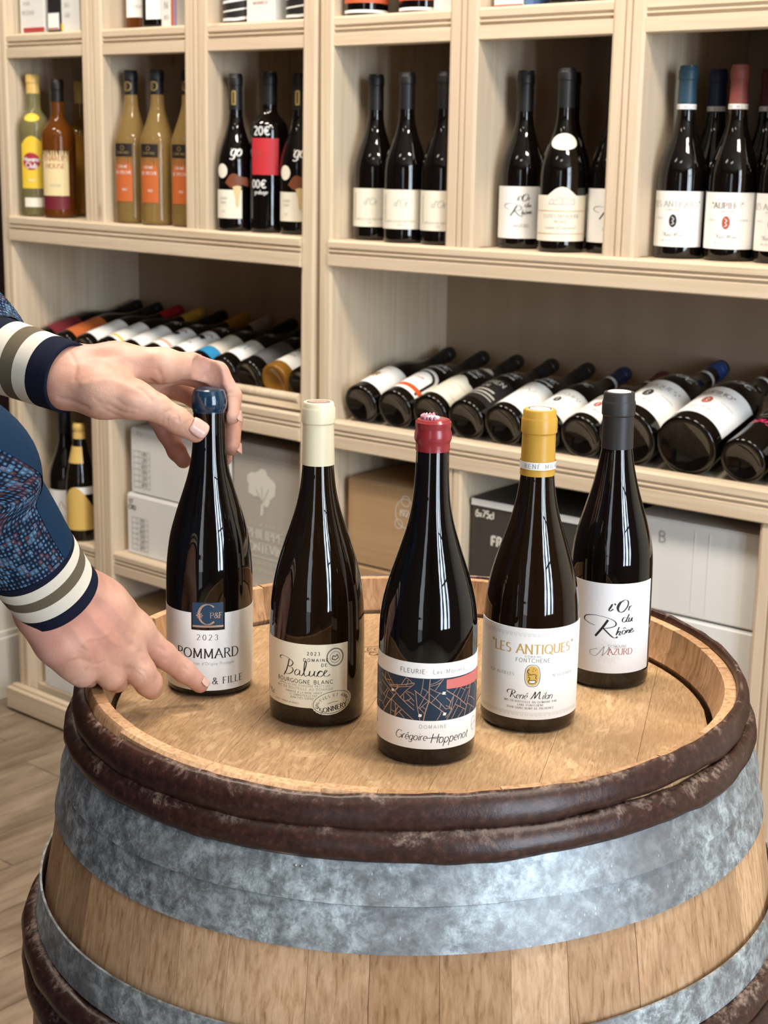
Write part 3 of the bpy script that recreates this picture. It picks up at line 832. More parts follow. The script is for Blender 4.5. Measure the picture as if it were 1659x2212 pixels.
ink(text('Appellation d\'Origine Protégée'.replace('A', 'A'), -.0022, .0315, .0027, 'sans', .16, w=.09), mp, 'small_print', 'ink_grey', lb)
ink(text('PÈRE & FILLE', .0052, .0130, .0062, 'serif', .16, w=.15), mp, 'printed_line', 'ink_black', lb)

# ---------------------------------------------------------------- 2. cream capsule
P = Vector((-.0573, 1.2483, TZ))
B2 = bottle('wine_bottle', yaw_to_cam(P, 0), 'b2', 'glass_brown', (226, 280, 262.5, 275, 'plain'),
            'brown glass wine bottle with a tall cream capsule and a small cream label', seg=64, cap_mat='cap_cream')
o = MB().lathe([(.2797, .0100), (.2801, .0098), (.2801, .0004)], 32, cap1=True).obj('capsule_disc', M['ink_copper'], B2)
ink(text('SONNERY', 0, -.001, .003, 'serif', .1) + pen(ellipse(0,0,.0062,.0052), .0006, closed=True), lambda x, y: (-y, x, .28025), 'lettering', 'ink_white', o)
lb, mp = label_on(B2, 'b2', -.0640, .0284, .0182, .0760, 'paper_cream', top=lambda s: .0762, bot=lambda s: .0186)
def baluce(x, y, h):
    def q(pts): return [(x+a*h, y+b*h) for a, b in pts]
    S = []
    S += pen(q([(-.55,.92),(-.70,1.02),(-.52,1.16),(-.1,1.12),(.22,.98),(.36,.80),(.22,.60),(-.02,.54),(.28,.50),(.36,.30),(.16,.08),(-.12,.02),(-.3,.12)]), .0010, .00025, sm=True)
    S += pen(q([(.08,1.02),(-.02,.6),(-.16,.2),(-.34,-.10)]), .0011, .0003, sm=True)
    S += pen(q([(.82,.38),(.62,.42),(.48,.20),(.58,.04),(.78,.16),(.84,.38),(.82,.10),(.94,.04),(1.08,.22),(1.24,.72),(1.27,.98),(1.20,1.02),(1.13,.75),(1.11,.25),(1.17,.04),(1.28,.06),(1.42,.14),(1.50,.40),(1.46,.12),(1.56,.04),(1.72,.18),(1.80,.40),(1.76,.12),(1.86,.04),(1.96,.14),(2.10,.34),(2.22,.40),(2.26,.32),(2.16,.42),(2.00,.30),(1.98,.10),(2.10,.02),(2.26,.08),(2.42,.24),(2.56,.38),(2.48,.44),(2.36,.24),(2.42,.06),(2.6,.04),(2.78,.16)]), .0009, .00025, sm=True)
    return S
ink(baluce(-.0262, .0472, .0136), mp, 'handwritten_name', 'ink_black', lb)
ink(text('2023', -.0030, .0668, .0028, 'sans', .5, w=.16) + text('DOMAINE', -.0010, .0610, .0027, 'sans', .42, w=.16) + text('DE', .0062, .0566, .0026, 'sans', .42, w=.16)
    + text('BOURGOGNE BLANC', -.0120, .0407, .0034, 'sans', .26, w=.13), mp, 'lettering', 'ink_black', lb)
ink(text('APPELLATION D\'ORIGINE PROTÉGÉE', -.0120, .0378, .0018, 'sans', .22, w=.11) + text('MIS EN BOUTEILLE AU DOMAINE', -.0120, .0347, .0022, 'sans', .22, w=.11)
    + text('RAMASSÉ À LA MAIN, VINIFIÉ'.replace('À','A').replace(',','.'), -.0120, .0316, .0018, 'sans', .1, w=.12) + text('ET EMBOUTEILLÉ PAR', -.0120, .0290, .0018, 'sans', .1, w=.12)
    + text('JEAN-YVES SONNERY', -.0120, .0264, .0018, 'sans', .1, w=.12) + text('75cl', -.0490, .0245, .0040, 'sans', .1, w=.14) + text('12 ·', -.0570, .0245, .0040, 'sans', .1, w=.14)
    + text('FRANCE - PRODUIT DE FRANCE', -.0290, .0215, .0013, 'sans', .1, w=.12), mp, 'small_print', 'ink_grey', lb)
ink(pen(ellipse(.0160,.0645,.0078,.0082), .0003, closed=True) + pen(ellipse(.0160,.0645,.0072,.0076), .0005, closed=True) + pen(ellipse(.0160,.0645,.0047,.0050), .0003, closed=True)
    + pen([(.0130,.0630),(.0140,.0660),(.0160,.0648),(.0178,.0668),(.0190,.0635),(.0160,.0618),(.0130,.0630)], .0007), mp, 'round_emblem', 'ink_black', lb)
seal_out = [(x*(1+.025*math.cos(22*i)), y) for i, (x, y) in enumerate(ellipse(0, 0, .0186, .0112, 64))]
ro = math.radians(9)
seal_out = [(.0140+x*math.cos(ro)-y*math.sin(ro), .0236+x*math.sin(ro)+y*math.cos(ro)) for x, y in seal_out]
sl = blob(seal_out, cyl_map(.0421, off=.00045), 'oval_seal', 'paper_cream', B2, rings=6, mapper_in=cyl_map(.0421, off=.0001))
ms = cyl_map(.0421, off=.0006)
def rotated(st, cx, cy): return [([(cx+(x-cx)*math.cos(ro)-(y-cy)*math.sin(ro), cy+(x-cx)*math.sin(ro)+(y-cy)*math.cos(ro)) for x, y in p], a, c_) for p, a, c_ in st]
def arc_text(s, cx, cy, rx, ry, h, a_mid, track=.1, w=.15):
    W = text_width(s, h, track); out = []; x = -W/2
    for ch in s:
        adv, ss = GL[ch]; a = math.radians(a_mid) - (x+adv*h/2)/((rx+ry)/2)
        for st in ss:
            pts = []
            for px, py in st:
                dx = (px-adv/2)*h; ux, uy = math.cos(a), math.sin(a)
                pts.append((cx+(rx+py*h)*ux+dx*uy, cy+(ry+py*h)*uy-dx*ux))
            out.append((pts, w*h, w*h*.5))
        x += (adv+track)*h
    return out
ink(rotated(pen(ellipse(.0140,.0236,.0172,.0098,50), .0004, closed=True) + text('SONNERY', .0140, .0160, .0042, 'serif', .1, w=.2) + pen([(.009,.0232),(.014,.0238),(.019,.0232)], .0003)
    + arc_text('JEAN-YVES ET ANNICK', .0140, .0226, .0128, .0058, .0026, 90, .06), .0140, .0236), ms, 'lettering', 'ink_black', sl)

# ---------------------------------------------------------------- 3. red wax
P = Vector((.0383, 1.1691, TZ))
B3 = bottle('wine_bottle', yaw_to_cam(P, 0), 'b3', 'glass_black', (255, 281, 263, 272.5, 'wax2'),
            'dark bottle with a red wax top and a navy map on its label', seg=64, cap_mat='cap_red_wax')
rw = random.Random(3); me = B3.children[1].data
_b = MB(); pts = [(.0085*math.cos(2*PI*q/24), .0085*math.sin(2*PI*q/24)) for q in range(24)]
disc = blob([(x*.82-.002, y*.82+.002) for x, y in pts], lambda x, y: (-y+.000, x, .28175), 'foil_disc', 'paper_white', B3, mapper_in=lambda x, y: (-y, x, .2806))
cr = MB()
for q in range(40):
    a = PI*(.9+1.15*q/39)+.15; rr_ = .0092 + .0012*math.sin(q*1.9); hh = .0030+.0022*abs(math.sin(q*.9))
    cr.v += [((rr_)*math.cos(a), rr_*math.sin(a), .2785), ((rr_+.0006)*math.cos(a), (rr_+.0006)*math.sin(a), .2792+hh), ((rr_-.0012)*math.cos(a), (rr_-.0012)*math.sin(a), .2790+hh*.7), ((rr_-.002)*math.cos(a), (rr_-.002)*math.sin(a), .2790)]
for q in range(39):
    for j in range(3): cr.f.append((q*4+j, q*4+j+1, q*4+j+5, q*4+j+4)); cr.mi.append(0)
capsule_mat('wax_lilac', (.42,.20,.26), .25, .3); cr.obj('torn_wax', M['wax_lilac'], B3, True)
_top3 = lambda s: .0885
lb, mp = label_on(B3, 'b3', -.076, .070, .0150, .0885, 'paper_white')
# the navy map band
mpn = cyl_map(.0411, off=.00030)
band = patch(mpn, cyl_map(.0411, off=.0001), -.0758, .0698, .0757, .0396, 'map_band', 'navy_print', lb)
rm = random.Random(21); lines = []
def split(poly, depth):
    xs = [p[0] for p in poly]; ys = [p[1] for p in poly]; w, h = max(xs)-min(xs), max(ys)-min(ys)
    if depth == 0 or max(w, h) < .0095 or (depth < 4 and rm.random() < .22): return
    cx = sum(xs)/len(xs) + rm.uniform(-.15, .15)*w; cy = sum(ys)/len(ys) + rm.uniform(-.15, .15)*h
    th = rm.choice([.9, -.75, 1.0, -.6, .3, 1.4]) + rm.uniform(-.2, .2) + (PI/2 if w < h*.6 else 0)
    nx, ny = -math.sin(th), math.cos(th); A, Bp, cut = [], [], []
    for i in range(len(poly)):
        p, q = poly[i], poly[(i+1) % len(poly)]; dp = (p[0]-cx)*nx+(p[1]-cy)*ny; dq = (q[0]-cx)*nx+(q[1]-cy)*ny
        (A if dp >= 0 else Bp).append(p)
        if dp*dq < 0:
            f = dp/(dp-dq); c_ = (p[0]+(q[0]-p[0])*f, p[1]+(q[1]-p[1])*f); A.append(c_); Bp.append(c_); cut.append(c_)
    if len(cut) == 2:
        a, c_ = cut; mx = (a[0]+c_[0])/2+rm.uniform(-.0010,.0010); my = (a[1]+c_[1])/2+rm.uniform(-.0010,.0010)
        lines.append(([a, (mx, my), c_], (.0009 if depth > 4 else .00055), .0005))
        split(A, depth-1); split(Bp, depth-1)
for x0, x1 in ((-.075,-.045), (-.045,-.010), (-.010,.016), (.016,.069)): split([(x0,.0400),(x1,.0400),(x1,.0753),(x0,.0753)], 6)
ink(lines, cyl_map(.0411, off=.00040), 'map_lines', 'ink_copper', band)
patch(cyl_map(.0411, off=.00055), cyl_map(.0411, off=.0003), .0160, .0620, lambda s: .0738+.0006*s/.02, lambda s: .0664-(s-.016)*.03, 'coral_field', 'coral_print', band)
for cx_, cy_ in ((-.0300,.0618), (.0150,.0450), (-.0050,.0440), (.0140,.0630)):
    blob([(cx_-.0015,cy_-.001),(cx_+.001,cy_-.0012),(cx_+.0016,cy_+.001),(cx_-.001,cy_+.0014)], cyl_map(.0411, off=.0005), 'map_mark', 'paper_ivory', band, rings=1)
ink(text('FLEURIE', -.0122, .0797, .0036, 'sans', .24, w=.15) + text('·', -.0006, .0797, .0040, 'sans', w=.3) + text('Les Moriers', .0190, .0797, .0036, 'sans', .26, w=.10), mp, 'printed_name', 'ink_grey', lb)
ink(text('DOMAINE', .0058, .0330, .0030, 'sans', .35, w=.09) + text('8808', -.0575, .0260, .0022, 'sans', .3), mp, 'small_print', 'ink_grey', lb)
def hand(s, x, y, h, wob=.06, slant=.25, track=-.02, w=.075, seed=0):
    r_ = random.Random(seed); st = text(s, x, y, h, 'script', track, slant=slant, w=w)
    return [(smooth_path([(a+r_.uniform(-1, 1)*wob*h*.4, c_+r_.uniform(-1, 1)*wob*h*.5) for a, c_ in p], 3), t0, max(t1, t0*.55)) for p, t0, t1 in st]
ink(hand('Grégoire', -.0130, .0225, .0068, seed=3, track=.02, w=.085) + hand('Hoppenot', .0215, .0205, .0078, seed=5, track=.04, w=.085)
    + pen([(.0000,.0245),(.009,.0255),(.0145,.0250)], .0005), mp, 'signature', 'ink_black', lb)
ink(pen(ellipse(.0500,.0290,.0040,.0060), .0004, closed=True) + pen([(.0455,.0275),(.0545,.0300)], .0004), mp, 'side_emblem', 'ink_grey', lb)

# ---------------------------------------------------------------- 4. mustard capsule
P = Vector((.1310, 1.2445, TZ))
B4 = bottle('wine_bottle', yaw_to_cam(P, 0), 'b4', 'glass_brown', (221, 277.6, 258, 270, 'plain'),
            'brown glass wine bottle with a mustard yellow capsule and a broad white label', seg=64, cap_mat='cap_mustard')
ring_m = prof_map([(z*mm, r*mm) for z, r in PR['b4'][6:-2]], off=.0010)
def ring_sheet(root, mapper, z0, z1, name, m, R):
    b = MB(); n = 64
    for k in range(n):
        s = 2*PI*R*k/n
        for z in (z0, (z0+z1)/2, z1): b.v.append(mapper(s, z))
    for k in range(n):
        k2 = (k+1) % n
        for j in (0, 1): b.f.append((k*3+j, k2*3+j, k2*3+j+1, k*3+j+1)); b.mi.append(0)
    return b.obj(name, M[m], root, True)
R4 = .0152
rs = ring_sheet(B4, cyl_map(R4, off=.0003), .2270, .2335, 'paper_ring', 'paper_white', R4)
ink(text('RENÉ MILAN', .0062, .2284, .0036, 'serif', .34, w=.13) + text('· VIN ·', -.030, .2284, .0036, 'serif', .3), cyl_map(R4, off=.0005), 'lettering', 'ink_grey', rs)
o = MB().lathe([(.2770, .0105), (.2777, .0103), (.2777, .0004)], 32, cap1=True).obj('capsule_disc', M['paper_white'], B4)
ink(pen(ellipse(0,0,.0095,.0095), .0009, closed=True) + text('MILAN', 0, -.001, .003), lambda x, y: (-y, x, .27785), 'lettering', 'ink_black', o)
lb, mp = label_on(B4, 'b4', -.0600, .0618, .0130, .0952, 'paper_white')
ink(text('"', -.0352, .0740, .0078, 'serif') + text('LES ANTIQUES', .0030, .0728, .0080, 'serif', .085, w=.17, squeeze=1.0) + text('"', .0420, .0740, .0078, 'serif'), mp, 'printed_name', 'ink_ochre', lb)
ink(text('DOMAINE', .0030, .0694, .0018, 'sans', .4, w=.13) + text('FONTCHENE', .0030, .0650, .0034, 'sans', .22, w=.13)
    + text('IGP ALPILLES', -.0253, .0520, .0026, 'serif', .22, w=.12) + text('N°5630/6826', .0322, .0516, .0024, 'serif', .28, w=.12), mp, 'lettering', 'ink_grey', lb)
em = blob([(x+.0030, y+.0530) for x, y in [(.0056*math.copysign(abs(math.cos(a))**.75, math.cos(a)), .0088*math.copysign(abs(math.sin(a))**.8, math.sin(a))) for a in [2*PI*i/36 for i in range(36)]]],
          cyl_map(.0422, off=.0003), 'oval_emblem', 'oval_gold', B4, rings=3)
ov = [(x*1.16+.0030, y*1.12+.0530) for x, y in [(.0056*math.copysign(abs(math.cos(a))**.75, math.cos(a)), .0088*math.copysign(abs(math.sin(a))**.8, math.sin(a))) for a in [2*PI*i/36 for i in range(36)]]]
ink(pen(ov, .0004, closed=True) + pen([(.0002,.0590),(-.0014,.0570),(-.0002,.0548),(.0016,.0540)], .0006, sm=True) + pen([(.0036,.0596),(.0040,.0594)], .0008) + pen([(.0052,.0584),(.0056,.0582)], .0008) + pen([(.0030,.0574),(.0034,.0572)], .0008)
    + pen([(.0014,.0536),(.0040,.0546),(.0062,.0534),(.0058,.0516),(.0066,.0500)], .0005, sm=True) + pen([(-.0008,.0520),(.0008,.0510),(.0004,.0494),(.0022,.0488),(.0052,.0490),(.0062,.0478),(.0040,.0462),(.0006,.0466),(-.0004,.0480),(.0006,.0492)], .0005, sm=True)
    + pen([(-.0012,.0538),(.0004,.0530)], .0005), cyl_map(.0422, off=.00045), 'emblem_drawing', 'ink_black', em)
blob(ellipse(.0030,.0475,.0026,.0012,12), cyl_map(.0422, off=.0004), 'emblem_figure', 'paper_white', em, rings=1)
def rene(x, y, h):
    def q(pts): return [(x+a*h, y+b*h) for a, b in pts]
    S = pen(q([(.30,.98),(.22,.5),(.05,.05)]), .0009, .0003, sm=True) + pen(q([(-.25,.55),(-.40,.75),(-.15,1.02),(.35,1.08),(.68,.92),(.62,.66),(.30,.52),(.55,.25),(.72,.02),(.95,.10)]), .0008, .00022, sm=True)
    S += pen(q([(2.55,.05),(2.75,.10),(3.05,.60),(3.25,1.0),(3.22,.45),(3.15,.10),(3.5,.6),(3.85,1.02),(3.78,.5),(3.75,.08),(3.95,.12)]), .0008, .00022, sm=True)
    for s_, xx in (('ené', 1.45), ('ilan', 4.75)):
        S += text(s_, x+xx*h, y, h*.92, 'script', .02, slant=.35, w=.10)
    return S
ink(rene(-.0160, .0318, .0068), mp, 'handwritten_name', 'ink_black', lb)
ink(text('MIS EN BOUTEILLE AU DOMAINE PAR', .0024, .0283, .0018, 'serif', .18, w=.13) + text('EARL FONTCHÈNE', .0024, .0254, .0018, 'serif', .18, w=.13)
    + text('13210 SAINT-REMY-DE-PROVENCE', .0024, .0225, .0018, 'serif', .18, w=.13), mp, 'small_print', 'ink_black', lb)
key_ = []
for zz in (.0880, .0165):
    for i in range(-13, 14):
        x = i*.0040; key_ += pen([(x,zz),(x,zz+.0026),(x+.0027,zz+.0026),(x+.0027,zz+.0009),(x+.0013,zz+.0009)], .0004) + pen([(x+.0027,zz),(x+.0040,zz)], .0004)
ink(key_, mp, 'embossed_border', 'ink_faint', lb)

# ---------------------------------------------------------------- 5. black capsule
P = Vector((.2175, 1.3532, TZ))
B5 = bottle('wine_bottle', tilt_about_view(yaw_to_cam(P, 0), .55), 'b5', 'glass_black', (224.5, 277, 256, 268, 'plain'),
            'slim dark wine bottle with a charcoal capsule, rightmost on the barrel', seg=64, cap_mat='cap_charcoal')
o = MB().lathe([(.2764, .0108), (.2771, .0106), (.2771, .0004)], 32, cap1=True).obj('capsule_disc', M['paper_white'], B5)
ink(pen(ellipse(0,0,.0100,.0100), .0007, closed=True) + text('RHONE', 0, -.001, .0028), lambda x, y: (-y, x, .27725), 'lettering', 'ink_copper', o)
lb, mp = label_on(B5, 'b5', -.0535, .0480, .0165, .1035, 'paper_pearl')
def lor(x, y, u):
    """the three handwritten lines, drawn in millimetre-like units"""
    def q(pts): return [(x+a*u, y+b*u) for a, b in pts]
    S = pen(q([(1.0,21.6),(2.4,23.6),(3.2,25.8),(2.2,24.2),(1.0,21.8),(1.4,20.6),(2.8,21.2),(4.0,22.2)]), 1.0*u, .25*u, sm=True)        # l
    S += pen(q([(4.8,26.4),(5.6,25.2)]), 1.1*u, .8*u)                                                                  # '
    S += pen(q([(12.2,27.6),(9.0,27.6),(6.8,23.8),(8.0,20.4),(11.4,20.4),(14.4,24.0),(14.8,27.6),(12.4,29.0),(9.4,27.2),(7.6,22.6),(9.0,19.8),(12.4,20.6)]), 1.1*u, .25*u, sm=True)  # O
    S += pen(q([(16.0,24.0),(15.6,22.0),(15.2,20.8)]), 1.0*u, .3*u, sm=True) + pen(q([(15.5,22.2),(16.8,24.0),(18.2,24.2)]), .9*u, .3*u, sm=True)
    S += pen(q([(14.0,15.4),(12.0,15.6),(10.8,13.6),(12.0,12.2),(13.8,13.4),(16.0,18.0),(14.2,14.0),(14.4,12.4),(15.6,12.8)]), 1.0*u, .25*u, sm=True)   # d
    S += pen(q([(16.4,15.4),(15.8,13.2),(16.8,12.4),(18.6,15.2),(18.2,12.8),(19.4,12.8)]), 1.0*u, .3*u, sm=True)         # u
    S += pen(q([(-9.0,8.8),(-13.5,10.0),(-17.5,12.2),(-16.0,15.2),(-9.0,16.6),(0,15.4),(5.6,12.8),(6.0,9.6),(.6,7.6),(-4.0,7.2)]), 1.0*u, .28*u, sm=True)   # R bowl and swash
    S += pen(q([(.6,13.8),(-3.4,7.4),(-8.2,.8)]), 1.9*u, .3*u, sm=True) + pen(q([(-3.4,8.0),(.4,4.4),(4.2,1.0),(6.6,.4),(7.8,1.2)]), 1.7*u, .3*u, sm=True)
    S += pen(q([(8.8,8.6),(7.6,5.0),(6.8,2.4)]), 1.0*u, .3*u) + pen(q([(7.2,3.4),(9.0,5.4),(9.8,4.8),(9.0,2.6),(10.4,2.8)]), 1.0*u, .3*u, sm=True)
    S += pen(q([(13.2,6.0),(11.4,5.4),(11.2,3.4),(12.8,3.2),(13.8,5.0),(12.8,6.2)]), .9*u, .3*u, sm=True) + pen(q([(11.8,7.2),(13.0,8.2),(14.0,7.2)]), .7*u, .4*u)
    S += pen(q([(14.8,6.2),(14.4,3.8)]), 1.0*u, .3*u) + pen(q([(14.4,4.4),(16.2,6.2),(16.8,5.4),(16.2,3.8),(17.2,4.2)]), .9*u, .3*u, sm=True)
    S += pen(q([(17.8,5.0),(19.4,6.2),(18.8,7.0),(17.6,5.6),(17.8,4.0),(19.4,4.2),(20.6,5.2)]), .9*u, .3*u, sm=True)
    return S
ink(lor(-.0018, .0510, .00128), mp, 'handwritten_name', 'ink_black', lb)
ink(text('AZURD', .0118, .0350, .0058, 'serif', .06, w=.13) , mp, 'printed_name', 'ink_red', lb)
ink(text('DOMAINE', .0090, .0418, .0026, 'serif', .25, w=.12) + pen([(-.0100,.0400),(-.0165,.0375),(-.0160,.0335),(-.0110,.0330),(-.0060,.0390),(-.0035,.0425),(-.0045,.0360),(-.0050,.0335),(-.0010,.0380),(.0012,.0422),(.0006,.0360),(.0020,.0335)], .0006, .0003, sm=True), mp, 'lettering', 'ink_grey', lb)
ray_ = []
for i in range(36):
    a = 2*PI*i/36; r1 = .010 + .005*((i*7) % 5)/5
    ray_ += pen([(.002+.006*math.cos(a), .038+.006*math.sin(a)), (.002+r1*math.cos(a+.08), .038+r1*math.sin(a+.08))], .0003)
ink(ray_, cyl_map(rad('b5', .05), off=.00028), 'sun_rays', 'ink_faint', lb)

# ================================================================== BOTTLES STANDING IN THE CABINETS
def in_cab(F, u, d, z, off=0.0):
    P = F @ Vector((u, d, z+.0008)); q = F.to_3x3().transposed() @ (CAM_P-P)
    return F @ Matrix.Translation((u, d, z+.0008)) @ Matrix.Rotation(math.atan2(q.y, q.x)+math.radians(off), 4, 'Z')
def lab(root, key, s0, s1, z0, z1, mat_, lines=(), name='label', top=None, off=.0003, a0=0.0):
    R = rad(key, (z0+z1)/2)
    o = patch(cyl_map(R, a0, off), cyl_map(R, a0, -.0003), s0, s1, top or z1, z0, name, mat_, root, step=.006)
    mpp = cyl_map(R, a0, off+.0003)
    by = {}
    for l in lines:
        by.setdefault(l[1], []).extend(l[0])
    for k_, st in by.items(): ink(st, mpp, 'lettering', k_, o, step=.004)
    return o
def T(s, x, z, h, style='serif', track=.1, w=.15, **k): return text(s, x, z, h, style, track, w=w, **k)

ZL, ZRr = 1.1870, 1.1853
STAND = 'bottles standing in the middle row of the cabinets'
# left bay: rum and whisky
r = bottle('spirit_bottle', in_cab(FL, -1.071, .042, ZL, -6), 'spirit', 'liquid_straw', (262, 303, 285, 300, 'plain'),
           'clear spirit bottle with a yellow label and gold cap, leftmost in the middle row', group=STAND, cap_mat='cap_gold')
lab(r, 'spirit', -.030, .022, .060, .172, flat('label_yellow', (.85,.58,.05), .5) and 'label_yellow', name='label', top=lambda s: .150+.022*math.cos(min(1.5, abs(s+.004)/.026*1.4)))
blob(ellipse(-.006, .118, .0195, .0185), cyl_map(.035, off=.0006), 'red_roundel', flat('label_crimson', (.40,.03,.04), .5), r, rings=3)
ink(T('Havana', -.006, .118, .0095, 'sans', .06, .2) + T('Club', -.006, .104, .0110, 'sans', .06, .2) + T('Añejo'.replace('ñ','n').replace('j','i'), -.006, .076, .005, 'sans'), cyl_map(.035, off=.0009), 'lettering', 'ink_white', r, step=.004)
lab(r, 'spirit', -.024, .016, .020, .040, 'paper_ivory', name='strip_label')
blob(ellipse(-.003, .2115, .018, .009), prof_map([(z*mm, q*mm) for z, q in PR['spirit'][6:-2]], off=.0005, Rs=.03), 'shoulder_label', 'label_yellow', r, rings=3)
r = bottle('spirit_bottle', in_cab(FL, -.990, .044, ZL, -14), 'round', 'liquid_amber', (245, 292, 270, 286, 'plain'),
           'amber spirit bottle with a cream label over a dark red band', group=STAND, cap_mat='cap_black')
lab(r, 'round', -.034, .030, .047, .142, flat('label_cream', (.82,.66,.36), .55) and 'label_cream', [(T('CHARLES', 0, .121, .010, w=.16)+T('HOUSE', 0, .105, .010, w=.16), 'ink_red'), (T('RHUM', 0, .066, .006), 'ink_soft')])
lab(r, 'round', -.034, .030, .018, .045, flat('label_wine', (.16,.015,.025), .5) and 'label_wine', name='band_label')
r = bottle('spirit_bottle', in_cab(FL, -1.045, .150, ZL, 0), 'round', 'glass_amber_deep', (245, 292, 270, 286, 'plain'),
           'amber bottle with a gold cap behind the yellow labelled spirit bottle', group=STAND, cap_mat='cap_gold')
r = bottle('spirit_bottle', in_cab(FL, -.930, .130, ZL, 0), 'round', 'glass_black', (245, 292, 270, 286, 'plain'),
           'dark bottle with a gold cap half hidden by the first divider', group=STAND, cap_mat='cap_gold')
lab(r, 'round', -.045, .02, .04, .12, 'ink_soft')
# second bay: three pale gold bottles with orange labels
flat('label_orange', (.55,.135,.035), .5); flat('label_black', (.02,.017,.018), .4)
def orange(u, d, text_):
    r = bottle('liqueur_bottle', in_cab(FL, u, d, ZL, -33), 'gourd', 'liquid_pale', (258, 306, 286, 300, 'plain'), text_, group=STAND, cap_mat='cap_black')
    lab(r, 'gourd', -.021, .021, .044, .134, 'label_orange', [(T('CREME', 0, .112, .005)+T('DE PECHE', 0, .100, .006)+T('70cl', .003, .066, .005), 'ink_white')], top=.134)
    lab(r, 'gourd', -.021, .021, .1345, .1605, 'label_black', [(T('EDMOND', 0, .140, .005)+pen(ellipse(0,.152,.004,.004), .0012, closed=True), 'ink_gold')], name='top_label')
    ink(T('E', 0, .268, .012) + pen(ellipse(0, .274, .008, .009), .0014, closed=True), cyl_map(rad('gourd', .27)+.0006, off=.0006), 'cap_emblem', 'ink_gold', r, step=.004)
    return r
orange(-.7465, .044, 'pale gold bottle with an orange label beside the first divider')
orange(-.668, .046, 'pale gold orange-labelled bottle in the middle of the second bay')
orange(-.590, .060, 'pale gold orange-labelled bottle half cut off by the second divider')
# third bay
flat('mushroom_brown', (.20,.06,.025), .5); flat('mushroom_stem', (.72,.55,.28), .45); flat('label_red', (.56,.035,.045), .5)
PR['slim'] = [(z, min(r_, 39)*.925) for z, r_ in PR['burg']]
def mush(u, d, text_):
    r = bottle('wine_bottle', in_cab(FL, u, d, ZL, -16), 'slim', 'glass_black', (228, 295, 274, 288, 'plain'), text_, group=STAND, cap_mat='cap_black')
    lab(r, 'slim', -.036, .022, .024, .078, 'paper_ivory', [(T('CHAMP', -.016, .060, .004)+T('DIVIN', -.016, .052, .004)+T('2022', -.016, .036, .003), 'ink_soft')])
    mp_ = cyl_map(.0361, off=.0007)
    blob([(.0125+.024*math.cos(a), .090+(.017 if math.sin(a) > 0 else .006)*math.sin(a)+.003*math.sin(4*a)) for a in [2*PI*i/28 for i in range(28)]], mp_, 'mushroom_cap', 'mushroom_brown', r, rings=4)
    blob([(.004,.084),(.0125,.0865),(.021,.084),(.0165,.066),(.0150,.046),(.0105,.046),(.0085,.066)], cyl_map(.0361, off=.0010), 'mushroom_stem', 'mushroom_stem', r, rings=3)
    blob(ellipse(-.020, .1135, .0130, .0135), prof_map([(z*mm, q*mm) for z, q in PR['slim'][6:-2]], off=.0006, Rs=.039), 'round_label', 'paper_ivory', r, rings=3)
    ink(T('go', .010, .142, .022, 'script', .02, w=.16, slant=.3), prof_map([(z*mm, q*mm) for z, q in PR['slim'][6:-2]], off=.0007, Rs=.037), 'pen_price', 'ink_white', r, step=.004)
    ink(pen([(-.003,.262),(.003,.262),(.003,.238),(-.003,.238)], .003, closed=True), prof_map([(z*mm, q*mm) for z, q in PR['slim'][6:-2]], off=.0016), 'cap_print', 'ink_gold', r)
    return r
mush(-.4345, .040, 'dark bottle with a brown mushroom on its label, left of the red labelled bottle')
r = bottle('wine_bottle', in_cab(FL, -.3635, .060, ZL, -8), 'bord', 'glass_black', (238, 298, 276, 291, 'plain'),
           'dark straight bottle with a square red label between two mushroom labels', group=STAND, cap_mat='cap_black')
lab(r, 'bord', -.034, .024, .108, .176, 'label_red', [(T('VIN', -.016, .144, .006), 'ink_red')])
ink(T('20€', -.010, .182, .015, 'sans', .1, .18) + T('00€', -.016, .084, .014, 'sans', .1, .18) + T('grabuge', -.012, .072, .008, 'script', .0, slant=.3), cyl_map(.0365, off=.0006), 'pen_price', 'ink_white', r, step=.004)
mush(-.2900, .066, 'dark mushroom-labelled bottle half cut off by the right stile of the left cabinet')
# fourth bay
def dor(u, d, text_, off=-12):
    r = bottle('wine_bottle', in_cab(FR, u, d, ZRr, off), 'burg', 'glass_black', (232, 295, 276, 289, 'plain'), text_, group=STAND, cap_mat='cap_black')
    lab(r, 'burg', -.060, .062, .024, .093, 'paper_ivory', [(T('d\'Or', .0, .064, .012, 'script', .05, w=.1, slant=.3), 'ink_soft'), (T('APPELLATION VINSOBRES', 0, .036, .0035)+T('2022', 0, .030, .003)+pen([(-.034,.036),(-.034,.085)], .0018), 'ink_soft')])
    return r
dor(-.090, .070, 'dark bottle with a plain ivory label, first right of the middle stiles')
dor(-.0005, .048, 'dark bottle with a plain ivory label, in the middle of its bay')
dor(.0830, .050, 'dark ivory-labelled bottle cut off by the next divider')
